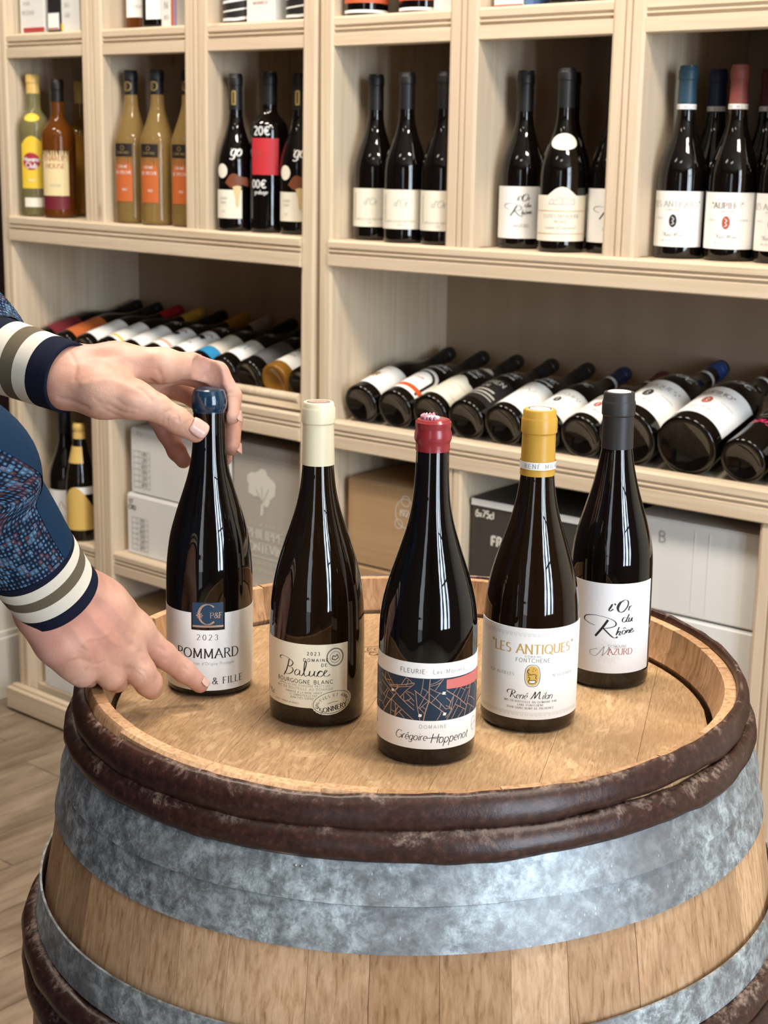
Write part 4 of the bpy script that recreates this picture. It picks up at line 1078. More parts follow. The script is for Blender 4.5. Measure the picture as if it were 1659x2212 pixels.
# fifth bay
def rhone(u, d, text_, off=-8):
    r = bottle('wine_bottle', in_cab(FR, u, d, ZRr, off), 'burg', 'glass_black', (228, 295, 274, 288, 'plain'), text_, group=STAND, cap_mat='cap_black')
    lab(r, 'burg', -.052, .052, .017, .104, 'paper_white', [(lor(-.003, .054, .0013), 'ink_black'), (T('MAZURD', .006, .036, .005), 'ink_soft')])
    return r
def chateau(u, d, text_, off=0):
    r = bottle('wine_bottle', in_cab(FR, u, d, ZRr, off), 'burg', 'glass_black', (232, 295, 276, 289, 'plain'), text_, group=STAND, cap_mat='cap_black')
    o = lab(r, 'burg', -.056, .056, .018, .100, 'paper_ivory', [(pen([(-.022,.078),(-.018,.086),(-.010,.083),(-.006,.090),(.002,.086),(.008,.090),(.014,.084),(.020,.087),(.022,.078),(-.022,.078)], .0008)
        + pen([(-.014,.078),(-.014,.083)], .001) + pen([(.0,.078),(.0,.086)], .001), 'ink_soft'), (T('CÔTES DU RHÔNE'.replace('Ô','O'), 0, .056, .0055)+T('VILLAGES', 0, .048, .004)+T('DOMAINE DES AMOUREUSES', 0, .038, .003), 'ink_soft'),
        (pen([(-.055,.067),(.055,.067)], .0009) + pen([(-.055,.030),(.055,.030)], .0009), 'ink_ochre')], top=lambda s: .092+.014*math.cos(min(abs(s), .024)/.024*PI/2)**1.0)
    mpx = prof_map([(z*mm, q*mm) for z, q in PR['burg'][6:-2]], off=.0007, Rs=.026)
    ol = blob(ellipse(.0, .178, .0235, .0135), mpx, 'neck_label', 'paper_ivory', r, rings=4)
    ink(T('2022', 0, .1785, .005) + T('VILLAGES', 0, .1715, .0025), prof_map([(z*mm, q*mm) for z, q in PR['burg'][6:-2]], off=.0010, Rs=.026), 'lettering', 'ink_soft', ol, step=.004)
    return r
rhone(.2305, .080, 'dark bottle with a handwritten white label, left in the fifth bay')
chateau(.2790, .150, 'dark bottle with an oval neck label, behind its twin in the fifth bay')
chateau(.3310, .050, 'dark bottle with an oval neck label and an arched ivory label')
rhone(.4010, .093, 'dark bottle with a handwritten white label cut off by the divider')
# sixth bay
def milan(F, matrix, key, capm, title, ink_t, text_, cap=(228, 295, 274, 288, 'plain'), z=(.018, .104), em='ink_black', group=STAND, ringz=.229):
    r = bottle('wine_bottle', matrix, key, 'glass_black', cap, text_, group=group, cap_mat=capm)
    R = rad(key, .05); k_ = R/.039
    lab(r, key, -.052*k_, .052*k_, z[0], z[1], 'paper_white', [(T('"'+title+'"', 0, z[0]+(z[1]-z[0])*.72, .0088*k_, w=.17), ink_t),
        (T('FONTCHENE', 0, z[0]+(z[1]-z[0])*.65, .0030*k_)+T('ALPILLES', -.024*k_, z[0]+(z[1]-z[0])*.50, .0026*k_)+T('N°5630/6826', .026*k_, z[0]+(z[1]-z[0])*.50, .0026*k_)
         + T('MIS EN BOUTEILLE', -.002, z[0]+(z[1]-z[0])*.10, .0026*k_), 'ink_soft'), (rene(-.014*k_, z[0]+(z[1]-z[0])*.19, .0058*k_), 'ink_grey')])
    blob([(x*k_, y*k_+z[0]+(z[1]-z[0])*.47) for x, y in ellipse(0, 0, .0062, .0100, 20)], cyl_map(R, off=.0006), 'oval_emblem', em, r, rings=2)
    ink([([(x*k_, y*k_+z[0]+(z[1]-z[0])*.47) for x, y in p], a, c_) for p, a, c_ in pen([(-.002,.006),(.002,.003),(-.001,.000),(.002,-.004),(-.002,-.006)], .0012)], cyl_map(R, off=.0009), 'emblem_drawing', 'ink_white', r)
    rc = rad(key, ringz)+.0006
    rg = ring_sheet(r, cyl_map(rc, off=.0005), ringz, ringz+.0075, 'paper_ring', 'paper_white', rc)
    ink(T('RENE MILAN', 0, ringz+.0015, .0045, track=.3), cyl_map(rc, off=.0008), 'lettering', 'ink_grey', rg, step=.004)
    return r
milan(FR, in_cab(FR, .540, .072, ZRr, -16), 'burg', 'cap_teal', 'LES ANTIQUES', 'ink_soft', 'dark bottle with a teal capsule and white label, left in the right-hand bay')
milan(FR, in_cab(FR, .5410, .172, ZRr, -16), 'burg', 'cap_navy', 'LES ANTIQUES', 'ink_soft', 'dark bottle with a navy capsule behind the teal capped bottle')
milan(FR, in_cab(FR, .6230, .082, ZRr, -10), 'burg', 'cap_brick', 'AUPIHO', 'ink_copper', 'dark bottle with a brick red capsule and white label in the right-hand bay', em='ink_red')
milan(FR, in_cab(FR, .6230, .190, ZRr, -10), 'burg', 'cap_darkred', 'AUPIHO', 'ink_copper', 'dark bottle with a dark red capsule behind the brick red capped bottle', em='ink_red')
milan(FR, in_cab(FR, .7040, .090, ZRr, -20), 'burg', 'cap_teal', 'LES ANTIQUES', 'ink_soft', 'white labelled bottle cut off by the right edge of the picture')

# ================================================================== TOP ROW: only the feet of things show
ZT = 1.5724; ZTR = 1.5784; TOPG = 'bottles and boxes on the top shelf'
def tbox(F, u0, u1, d0, d1, z0_, z1, m, label, name='gift_box', cat='box', group=TOPG, rot=0, parts=None):
    cx, cy = (u0+u1)/2, (d0+d1)/2; z0 = z0_+.0008
    root = empty(name, F @ Matrix.Translation((cx, cy, z0)) @ Matrix.Rotation(math.radians(rot), 4, 'Z'))
    setp(root, label, cat, group)
    b = MB(); b.box(-(u1-u0)/2, (u1-u0)/2, -(d1-d0)/2, (d1-d0)/2, 0, z1-z0); o = b.obj('carton', m if not isinstance(m, str) else M[m], root); bevel(o, .0015, 2)
    return root, (u1-u0)/2, -(d1-d0)/2
flat('card_white', (.76,.76,.73), .6); flat('card_red', (.45,.06,.05), .5); flat('card_purple', (.34,.22,.34), .5); flat('card_blue', (.10,.18,.36), .5)
def front_ink(root, dy, strokes, m, name='lettering'):
    return ink(strokes, lambda x, z: (x, dy-.0006, z), name, m, root, step=.02)
r, hw, dy = tbox(FL, -1.092, -1.008, .03, .11, ZT, ZT+.30, 'card_white', 'white gift box with a red strip at its foot, top left')
b = MB(); b.box(-hw+.012, hw, dy-.0012, dy-.0001, .004, .013); b.obj('red_strip', M['card_red'], r)
front_ink(r, dy, T('RESERVE', -.012, .040, .008) + T('RHUM', -.018, .060, .006), 'ink_soft')
r, hw, dy = tbox(FL, -.996, -.954, .03, .075, ZT, ZT+.22, 'label_black', 'small dark box with a pink and white label on the top shelf', name='small_box')
b = MB(); b.box(-hw+.003, hw-.003, dy-.0012, dy-.0001, .006, .040); b.obj('label', M['paper_white'], r)
front_ink(r, dy-.001, pen([(-.017,.0085),(.017,.0085)], .003), 'ink_red', 'label_edge')
r, hw, dy = tbox(FL, -.947, -.888, .028, .09, ZT, ZT+.30, 'card_white', 'white box with pale print beside the first divider, top shelf')
front_ink(r, dy, T('GIN', -.01, .030, .008) + T('BIO', -.01, .050, .008), 'ink_soft')
b = MB(); b.box(-hw, -hw+.006, dy-.001, dy-.0001, .004, .018); b.obj('yellow_corner', M['label_yellow'], r)
r = bottle('spirit_bottle', in_cab(FL, -.7480, .080, ZT, -10), 'spirit', 'liquid_amber', None, 'amber bottle with a white label standing on the top shelf', group=TOPG)
lab(r, 'spirit', -.034, .034, .024, .16, 'paper_white', [(T('FINE', 0, .058, .008)+T('COGNAC', 0, .042, .006), 'ink_soft')])
r = bottle('wine_bottle', in_cab(FL, -.6740, .062, ZT, 0), 'bord', 'glass_black', None, 'dark bottle wearing a white paper tag on the top shelf', group=TOPG)
o = patch(cyl_map(.0385), cyl_map(.0380), -.031, .031, lambda s: .10+.05*s, lambda s: .0165+.03*s, 'paper_tag', 'paper_white', r)
r, hw, dy = tbox(FL, -.634, -.588, .030, .078, ZT, ZT+.30, 'card_white', 'white box with an orange and purple edge on the top shelf')
b = MB(); b.box(hw-.010, hw, dy-.0012, dy-.0001, .0, .25); b.obj('purple_edge', M['card_purple'], r)
b = MB(); b.box(hw-.016, hw-.0105, dy-.0012, dy-.0001, .0, .25); b.obj('orange_edge', M['label_orange'], r)
front_ink(r, dy, T('N', -.008, .035, .012) + T('XO', -.008, .014, .008), 'ink_grey')
r = bottle('spirit_bottle', in_cab(FL, -.5730, .120, ZT, 0), 'spirit', 'liquid_amber', None, 'amber bottle cut off by the second divider, top shelf', group=TOPG)
def striped(u, text_):
    r = bottle('wine_bottle', in_cab(FL, u, .058, ZT, 0), 'slim', 'glass_black', None, text_, group=TOPG)
    o = lab(r, 'slim', -.055, .055, .006, .13, 'label_black')
    st = []
    for i in range(6): st += pen([(-.05, .004+i*.017), (-.02, .006+i*.017), (.02, .013+i*.017), (.05, .022+i*.017)], .0052 if i % 2 == 0 else .003, sm=True)
    ink([([(x, max(z, .007)) for x, z in p], a, c_) for p, a, c_ in st], cyl_map(.0361, off=.0008), 'white_stripes', 'ink_white', o, step=.004)
striped(-.4345, 'black bottle with slanting white stripes, left in the third top bay')
r, hw, dy = tbox(FL, -.3970, -.3925, .045, .10, ZT, ZT+.30, 'card_blue', 'narrow dark blue box behind the striped bottle, top shelf')
r, hw, dy = tbox(FL, -.392, -.318, .028, .09, ZT, ZT+.30, 'card_white', 'white box with small grey and red print on the top shelf')
front_ink(r, dy, T('CUVEE', -.01, .052, .006) + T('2022', -.012, .043, .005), 'ink_soft'); front_ink(r, dy, T('MAGNUM 1.5L', 0, .032, .0045), 'ink_red')
striped(-.268, 'black striped bottle beside the right stile of the left cabinet')
flat('label_vermilion', (.60,.12,.045), .5)
def verm(u, d, text_):
    r = bottle('wine_bottle', in_cab(FR, u, d, ZTR, 0), 'burg', 'glass_black', None, text_, group=TOPG)
    lab(r, 'burg', -.060, .060, .020, .13, 'label_vermilion', [([([(x0, z0), (x0+.006, z0+.004)], .002, .002) for x0, z0 in [(random.Random(i).uniform(-.05,.045), random.Random(i+99).uniform(.026,.12)) for i in range(40)]], 'ink_ochre')])
    lab(r, 'burg', -.060, .060, .0035, .0085, 'paper_white', name='foot_band')
verm(-.0940, .045, 'dark bottle with a vermilion label beside the right cabinet\'s left stile')
verm(-.0300, .125, 'vermilion labelled bottle standing behind its twin, top shelf')
verm(.0200, .058, 'dark bottle with a vermilion label in the middle of the top bay')
r, hw, dy = tbox(FR, .068, .120, .03, .09, ZTR, ZTR+.3, 'card_white', 'white box with grey print beside the divider, right cabinet top shelf')
front_ink(r, dy, T('BLANC', 0, .03, .006), 'ink_soft')
r, hw, dy = tbox(FR, .194, .252, .03, .09, ZTR, ZTR+.3, 'card_white', 'white box with a red foot on the right cabinet top shelf')
b = MB(); b.box(-hw, hw, dy-.0012, dy-.0001, 0, .004); b.obj('red_strip', M['card_red'], r)
r, hw, dy = tbox(FR, .256, .272, .03, .09, ZTR, ZTR+.3, 'card_blue', 'narrow blue box next to the red footed box, top shelf')
for q, w_ in ((.318, 'left'), (.398, 'right')): bottle('wine_bottle', in_cab(FR, q, .07, ZTR), 'burg', 'glass_black', None, 'plain dark bottle, the %s of two at the right of the fifth top bay' % w_, group=TOPG)

# ================================================================== BOTTLES LYING ON THE SLOPING RACKS
def lying(F, u, d, z, tilt, roll=0):
    c_, s_ = math.cos(tilt), math.sin(tilt)
    m = Matrix(((0, 1, 0, 0), (-s_, 0, c_, 0), (c_, 0, s_, 0), (0, 0, 0, 1)))
    return F @ Matrix.Translation((u, d, z)) @ m @ Matrix.Rotation(math.radians(roll), 4, 'Z')
cap_b = (228, 295, 274, 288, 'plain')
PR['mag'] = [(z*.905, r_) for z, r_ in PR['magnum']]
SL = math.atan2(.922-.8365, DEP-.030)
def zrack(d, r): return .8365 + (d-.026)*math.tan(SL) + r/math.cos(SL) + .0008
RG = 'bottles lying on the sloping racks'
def price(root, key, s, x, z, h, m='ink_white', extra=None):
    pm = prof_map([(a*mm, c_*mm) for a, c_ in PR[key][6:-2]], off=.0008, Rs=rad(key, z))
    st = T(s, x, z, h, 'script', .0, w=.15, slant=.35)
    if extra: st += T(extra, x, z-h*.75, h*.5, 'sans', .1, .2)
    ink(st, pm, 'pen_price', m, root, step=.004)
def rk(u, label, cap='cap_black', key='burg', r=.039, d=.030, roll=0, glass='glass_black', capz=cap_b):
    return bottle('wine_bottle', lying(FR, u, d, zrack(d, r), SL, roll), key, glass, capz, label, group=RG, cap_mat=cap)
b_ = rk(-.086, 'lying bottle with a gold star on its white label, leftmost on the right rack', roll=-8)
lab(b_, 'burg', -.052, .052, .024, .106, 'paper_white', [(T('LE PETIT', .01, .094, .003), 'ink_soft')])
star = []
for i in range(16):
    a = 2*PI*i/16; q = .0150 if i % 2 == 0 else .0062
    if i in (2, 8): q = .020
    star.append((q*math.cos(a), .066+q*math.sin(a)))
blob(star, cyl_map(.039, off=.0007), 'star', flat('star_gold', (.30,.17,.04), .45), b_, rings=3)
b_ = rk(-.003, 'lying bottle with an arched white label crossed by an orange band', roll=4)
lab(b_, 'burg', -.040, .040, .022, .098, 'paper_white', [(pen([(-.033,.027),(-.033,.080)]+arc(0,.080,.033,.024,180,0,12)+[(.033,.027)], .0055), 'label_black'), (T('La Combe', 0, .074, .006, 'sans'), 'ink_red')], top=lambda s: .088+.026*math.sqrt(max(0,1-(s/.0405)**2)))
o = patch(cyl_map(.039, off=.0010), cyl_map(.039), -.040, .040, .044, .032, 'orange_band', flat('band_orange', (.62,.10,.025), .5), b_)
price(b_, 'burg', '20€', .006, .140, .016, extra='Roussane')
b_ = rk(.079, 'lying bottle with a wavy cream label and a cream neck label', roll=6)
lab(b_, 'burg', -.050, .050, .018, .100, 'paper_ivory', [(pen([(-.05,.072),(.05,.072)], .0009)+pen([(-.05,.034),(.05,.034)], .0009), 'ink_ochre'), (T('CHATEAU', 0, .055, .006)+T('VILLAGES', 0, .044, .004), 'ink_soft')], top=lambda s: .094+.014*math.cos(min(abs(s), .024)/.024*PI/2))
blob(ellipse(.0, .178, .0225, .0125), prof_map([(z*mm, q*mm) for z, q in PR['burg'][6:-2]], off=.0007, Rs=.026), 'neck_label', 'paper_ivory', b_, rings=4)
price(b_, 'burg', '15€', .012, .130, .014, extra='Rouge')
b_ = rk(.160, 'lying bottle with a black label of silver stripes and letters', roll=3)
lab(b_, 'burg', -.046, .046, .022, .112, 'label_black', [(T('LUREN', .0, .090, .013, 'sans', .05, .2) + T('CIE', -.004, .074, .008, 'sans', .1, .2) + pen([(-.028,.062),(.024,.062)], .005) + pen([(-.030,.050),(.034,.050)], .005) + pen([(-.016,.040),(.034,.040)], .003), 'ink_soft')])
price(b_, 'burg', '19€', .006, .140, .016, extra='Cornas')
b_ = rk(.240, 'lying bottle with a large white label of a faint line sketch', roll=0)
lab(b_, 'burg', -.052, .052, .018, .116, 'paper_white', [(pen([(-.02,.080),(-.012,.094),(-.004,.078),(.004,.090),(.012,.074),(.020,.088)], .0010) + pen([(-.015,.066),(-.005,.074),(.005,.062),(.016,.072)], .0010) + T('l\'eau', .02, .058, .006, 'script'), 'ink_soft')])
price(b_, 'burg', '19€', .010, .136, .016, extra='Ermitage')
b_ = milan(FR, lying(FR, .319, .03, zrack(.03, .039), SL, 4), 'burg', 'cap_navy', 'ANTIQUES', 'ink_soft', 'lying bottle with a white label and a navy capsule with a pale ring', group=RG)
price(b_, 'burg', '9€', .004, .134, .016)
b_ = milan(FR, lying(FR, .399, .03, zrack(.03, .039), SL, 6), 'burg', 'cap_darkred', 'AUPIHO', 'ink_copper', 'lying bottle with a dark red capsule, left of the two magnums', em='ink_red', group=RG)
capm_ = (300, 338, 318, 331, 'plain')
b_ = milan(FR, lying(FR, .4925, .022, zrack(.022, .0525), SL, 2), 'mag', 'cap_royal', 'ANTIQUES', 'ink_soft', 'lying magnum with a royal blue capsule and a pen price', cap=capm_, z=(.026, .135), em='ink_black', group=RG, ringz=.272)
price(b_, 'mag', '30€', .010, .166, .024)
b_ = milan(FR, lying(FR, .6010, .022, zrack(.022, .0525), SL, 2), 'mag', 'cap_darkred', 'AUPIHO', 'ink_copper', 'lying magnum, the right one of two, with a brown emblem on its label', cap=capm_, z=(.026, .135), em='ink_red', group=RG, ringz=.272)
price(b_, 'mag', '55€', .010, .166, .024)
b_ = rk(.6965, 'lying dark bottle with pink handwriting, rightmost on the right rack', roll=0)
ink(T('C', -.012, .104, .024, 'sans', .1, .22) + T('OTES', .004, .128, .012, 'script', .0, slant=.3) + pen([(-.030,.030),(-.030,.100)], .0035) + pen([(-.018,.094),(.012,.094)], .0014) + pen([(-.024,.070),(-.008,.074)], .0030), cyl_map(.039, off=.0007), 'silver_print', 'ink_soft', b_, step=.004)
ink(T('rouge', .004, .072, .020, 'script', .05, w=.16, slant=.3), cyl_map(.039, off=.0007), 'pink_print', 'ink_pink', b_, step=.004)
b_ = rk(.780, 'lying dark bottle just past the right edge of the picture', roll=0)
lab(b_, 'burg', -.05, .05, .02, .10, 'paper_white')

SLL = math.atan2(.942-.856, DEP-.030)
def zrackL(d, r): return .856 + (d-.026)*math.tan(SLL) + r/math.cos(SLL) + .0008
flat('label_sky', (.30,.58,.66), .5); flat('label_azure', (.03,.28,.55), .5); flat('label_slate', (.13,.13,.135), .5); flat('label_peach', (.75,.42,.28), .5)
flat('print_pink', (.55,.2,.22), .5)
def lk(u, label, cap, glass='glass_black', roll=0, key='burg', r=.0365, d=.046, capz=cap_b):
    return bottle('wine_bottle', lying(FL, u, d, zrackL(d, r), SLL, roll), key, glass, capz, label, group=RG, cap_mat=cap)
PR['slim'] = [(z, min(r_, 39)*.925) for z, r_ in PR['burg']]
catp = pen([(-.012,.082),(.002,.086),(.014,.080)], .011) + pen([(-.014,.070),(-.006,.068)], .008) + pen([(.006,.096),(.014,.104),(.022,.098)], .002)
specs = [
 (-0.2595, 'lying clear glass bottle with a pale label, rightmost on the left rack', 'cap_cream', 'glass_olive', [('paper_white', .030, .115, [(T('SO', 0, .07, .012), 'ink_soft')])]),
 (-0.3331, 'lying golden wine bottle with a white label near the right of the left rack', 'cork', 'glass_amber_deep', [('paper_white', .024, .118, [(T('GI', 0, .078, .020, 'sans', .1, .2)+T('blanc', .006, .055, .010, 'script'), 'ink_grey')])]),
 (-0.4067, 'lying black bottle with a slate grey label on the left rack', 'cap_black', 'glass_black', [('label_slate', .030, .112, [(T('D', -.010, .045, .016), 'label_black')])]),
 (-0.4803, 'lying dark bottle with a white and sky blue label on the left rack', 'cap_black', 'glass_black', [('paper_white', .028, .100, [(T('SEL', .006, .058, .018), 'label_sky')])]),
 (-0.5539, 'lying bottle with a bright blue patch under a pale label', 'cap_black', 'glass_black', [('paper_ivory', .045, .112, [(T('NUITS', 0, .08, .008), 'ink_soft')]), ('label_azure', .016, .044, [])]),
 (-0.6275, 'lying bottle with black cat-like shapes on white, nearer the fingers', 'cap_grey', 'glass_brown', [('paper_white', .020, .116, [(catp, 'ink_black'), (T('ZOE', 0, .045, .010), 'ink_grey')])]),
 (-0.7011, 'lying bottle with black cat-like shapes and a peach stripe on white', 'cap_mustard', 'glass_brown', [('paper_white', .020, .116, [(catp, 'ink_black'), (pen([(-.036,.040),(.036,.040)], .008), 'label_peach')])]),
 (-0.7747, 'lying bottle with a plain bright white label above the back of the hand', 'cap_black', 'glass_black', [('paper_white', .020, .112, [(T('ARE', 0, .09, .006), 'ink_soft')])]),
 (-0.8483, 'lying bottle with a yellow stripe across its white label', 'cap_mustard', 'glass_black', [('paper_white', .020, .112, [(pen([(-.05,.032),(.05,.032)], .007), 'label_yellow'), (T('CAVE', 0, .07, .008), 'ink_soft')])]),
 (-0.9219, 'lying bottle with a red streak on its white label above the cuff', 'cap_red', 'glass_black', [('paper_white', .020, .112, [(pen([(-.05,.030),(-.01,.030)], .006), 'print_pink'), (T('ROC', 0, .07, .008), 'ink_soft')])]),
 (-0.9955, 'lying bottle with a rust orange label at the left of the left rack', 'cap_black', 'glass_black', [('label_orange', .020, .112, [])]),
 (-1.0691, 'lying dark bottle against the left side of the left rack', 'cap_black', 'glass_black', [('label_wine', .020, .10, [])]),
]
rl = random.Random(8)
for u, label, cap, glass, labs in specs:
    if cap == 'cork': cap = 'cap_black'
    r_ = lk(u, label, cap, glass, roll=rl.uniform(-10, 6), key='slim', r=.0361)
    for m_, z0, z1, lines in labs: lab(r_, 'slim', -.046, .046, z0, z1, m_, lines)
    if rl.random() < .6: price(r_, 'slim', rl.choice(['12€','18€','16€','22€']), .004, .136, .014)

# ================================================================== LOWER CUBBIES
LOWG = 'bottles standing in the low left cubby'
r = bottle('wine_bottle', in_cab(FL, -1.020, .060, .4718, -4), 'burg', 'glass_black', (228, 295, 274, 288, 'plain'), 'dark bottle with a sketched white label in the low left cubby', group=LOWG, cap_mat='cap_black')
lab(r, 'burg', -.05, .05, .020, .100, 'paper_white', [(pen([(-.02,.05),(-.01,.075),(0,.055),(.01,.078),(.02,.05)], .0012)+T('LE CLOS', 0, .035, .005), 'ink_grey')])
r = bottle('wine_bottle', in_cab(FL, -.928, .030, .4718, -25), 'champ', 'glass_olive', (232, 268, 250, 262, 'plain'), 'slim bottle wrapped in gold labels in the low left cubby', group=LOWG, cap_mat='cap_gold')
lab(r, 'champ', -.05, .05, .026, .118, 'cap_gold', top=lambda s: .095+.03*math.cos(s*50))
lab(r, 'champ', .0, .05, .108, .125, 'paper_white', name='white_band')
o = patch(prof_map([(z*mm, q*mm) for z, q in PR['champ'][6:-2]], off=.0008, Rs=.025), prof_map([(z*mm, q*mm) for z, q in PR['champ'][6:-2]], Rs=.025), -.028, .018, .215, .178, 'neck_foil', 'cap_gold', r)

CARD = 'wine cartons in the low cubbies'
m = new_mat('kraft_card', rough=.7, spec=.2); t = NT(m); g = t.noise(t.coords('Object', (3, 3, 90)), 1, 3); c = t.ramp(g, [(.3,(.40,.25,.125)), (.7,(.46,.295,.155))]); t.l(c, t.b.inputs['Base Color']); t.bump(g, .1, .0006); M['kraft'] = m
m = new_mat('white_card', rough=.6, spec=.25); t = NT(m); g = t.noise(t.coords('Object', (5, 5, 2)), 1.5, 4); c = t.ramp(g, [(.3,(.74,.73,.70)), (.7,(.80,.79,.76))]); t.l(c, t.b.inputs['Base Color']); t.bump(g, .5, .004); M['white_card'] = m
flat('grey_card', (.44,.40,.35), .65); flat('black_card', (.050,.042,.036), .6); flat('print_cream', (.70,.67,.58), .6); flat('tape', (.66,.62,.54), .3)
def carton(F, u0, u1, d0, d1, z0, z1, m, label, seam=True, rot=0):
    root = empty('wine_carton', F @ Matrix.Translation(((u0+u1)/2, (d0+d1)/2, z0+.0005)) @ Matrix.Rotation(math.radians(rot), 4, 'Z'))
    setp(root, label, 'box', CARD)
    w, d = (u1-u0)/2, (d1-d0)/2; h = z1-z0-.001
    b = MB(); b.box(-w, w, -d, d, 0, h); o = b.obj('carton', M[m], root); bevel(o, .003, 2)
    # two top flaps that do not quite meet
    b = MB(); b.box(-w+.002, w-.002, -d+.002, -.001, h, h+.0022); o = b.obj('flap', M[m], root); bevel(o, .0008, 1)
    b = MB(); b.box(-w+.002, w-.002, .001, d-.002, h, h+.0026); o = b.obj('flap', M[m], root); bevel(o, .0008, 1)
    return root, w, -d, h
def table_print(x0, z0, w, h):
    st = []
    rows = 6
    for i in range(rows+1): st += pen([(x0, z0+h*i/rows), (x0+w, z0+h*i/rows)], .0008)
    for x in (0, .32, 1): st += pen([(x0+w*x, z0), (x0+w*x, z0+h)], .0008)
    for i in range(rows): st += text('BLC'[i % 3]+'0756'[:3], x0+w*.66, z0+h*(i+.25)/rows, h*.085, 'sans', .12, w=.16) + text('1420'[i % 3:][:2], x0+w*.66, z0+h*(i+.62)/rows, h*.06, 'sans', .12, w=.16)
    return st
r, w, dy, h = carton(FL, -.762, -.44, .025, .33, .4716, .606, 'white_card', 'lower white carton with a printed table of codes, left cabinet')
front_ink(r, dy, table_print(-w+.016, .012, .052, .072), 'ink_grey'); front_ink(r, dy, [([( -w+.022-(y-.5)*0+ (1-0)*0 + y*.010, .118-x*.010) for x, y in p], a, c_) for p, a, c_ in text('ST', .5, .2, 1.0, 'sans', .1, w=.14) + text('CR', 1.6, .2, 1.0, 'sans', .1)][:0] + text('ST', -w+.014, .114, .009, 'sans', w=.2) + text('CRD', -w+.018, .101, .009, 'sans', w=.2), 'ink_black')
r, w, dy, h = carton(FL, -.752, -.44, .030, .33, .6095, .752, 'white_card', 'upper white carton with a printed table of codes, left cabinet')
front_ink(r, dy, table_print(-w+.010, .014, .052, .080), 'ink_grey'); front_ink(r, dy, text('7 L', -w+.03, .128, .009, 'sans'), 'ink_grey')
r, w, dy, h = carton(FL, -.432, -.238, .028, .34, .4716, .768, 'grey_card', 'grey carton printed with a pale tree and big letters, left cabinet')
tr = []
rt = random.Random(5)
crown = []
for i in range(40):
    a = 2*PI*i/40; q = 1 + .12*math.sin(5*a+1) + rt.uniform(-.06, .06)
    crown.append((-.018+.0380*q*math.cos(a), .218+.0300*q*math.sin(a) - (.012 if math.cos(a) > .3 and math.sin(a) < 0 else 0)))
tre = blob(crown, lambda x, z: (x, dy-.0006, z), 'tree_print', 'print_cream', r, rings=2)
ink(pen([(-.014,.155),(-.012,.185),(-.006,.205)], .008) + pen([(-.013,.18),(-.024,.205)], .004), lambda x, z: (x, dy-.0007, z), 'trunk_print', 'print_cream', tre)
ink(pen([(-.013,.182),(-.030,.208)], .002)+pen([(-.012,.184),(-.014,.214)], .002)+pen([(-.010,.184),(.006,.212)], .002), lambda x, z: (x, dy-.0009, z), 'branch_print', 'grey_card', tre)
front_ink(r, dy, text('DOMAINE', -.006, .132, .008, 'serif', .9) + text('PHILIPPE', -.006, .106, .0195, 'serif', .10, w=.20, squeeze=1.0) + text('MONTEVINE', -.006, .078, .0195, 'serif', .08, w=.20, squeeze=.88)
          + pen([(-.09,.068),(.06,.068)], .002) + pen([(-.09,.272),(.085,.272)], .0012) + text('VIGNERON RECOLTANT', -.01, .052, .007, 'sans') + text('SUD DE FRANCE', -.01, .036, .007, 'sans'), 'print_cream')
carton(FL, -1.085, -.88, .03, .33, .0766, .39, 'white_card', 'plain white carton in the bottom left cubby')
carton(FL, -.755, -.45, .03, .33, .0766, .36, 'kraft', 'brown carton in the bottom cubby under the white cartons')
# right cabinet
for i, (z0, z1, lb_) in enumerate([(.0766, .238, 'brown carton at the bottom of the stack left of the red capped bottle'), (.242, .398, 'brown carton third from the top of its stack, right cabinet'),
                            (.402, .562, 'brown carton second from the top of its stack, right cabinet'), (.5655, .733, 'brown carton printed with a round crest, topmost of its stack')]):
    r, w, dy, h = carton(FR, -.121 + .003*(i % 2), .112, .035, .34, z0, z1, 'kraft', lb_)
    if i == 3:
        front_ink(r, dy, pen(ellipse(.028, .118, .024, .028), .0016, closed=True) + pen(ellipse(.028, .142, .010, .010), .0016, closed=True) + pen(ellipse(.012, .096, .009, .009), .0016, closed=True) + pen(ellipse(.044, .096, .009, .009), .0016, closed=True)
                  + text('1924', .028, .112, .013, 'serif', .05, w=.2), 'tape')
for i, (z0, z1) in enumerate([(.0766, .24), (.243, .41), (.413, .588), (.592, .742)]):
    r, w, dy, h = carton(FR, .181 + .001*(i % 2), .476, .026, .34, z0, z1, 'black_card' if i == 3 else 'white_card', ['white carton at the bottom of the middle stack, right cabinet', 'white carton second from the bottom of the middle stack', 'white carton right under the black one', 'black carton with white lettering, topmost of the middle stack'][i])
    if i == 3:
        front_ink(r, dy, text('6x75cl', -w+.030, .117, .0125, 'sans', .06, w=.24) + text('FRAGILE', -w+.088, .068, .0170, 'sans', .06, w=.28), 'print_cream')
        b = MB(); b.box(-w+.001, w-.001, dy-.0015, dy-.0001, h-.012, h); b.obj('pale_edge', M['white_card'], r)
for i, (z0, z1) in enumerate([(.0766, .25), (.254, .43), (.434, .604), (.608, .764)]):
    r, w, dy, h = carton(FR, .505, .7375, .028, .34, z0, z1, 'white_card', ['white carton at the foot of the right-hand stack', 'white carton third from the top of the right-hand stack', 'white carton second from the top behind the barrel rim', 'white carton marked with a B, topmost on the right'][i])
    if i == 3: front_ink(r, dy, text('B', -w+.062, .118, .018, 'sans', .1, w=.16), 'ink_soft')
    for x_ in (.004, .030):
        b = MB(); b.box(x_, x_+.0012, dy-.0007, dy-.0001, .01, h-.01); b.obj('crease', M['white_card'], r)

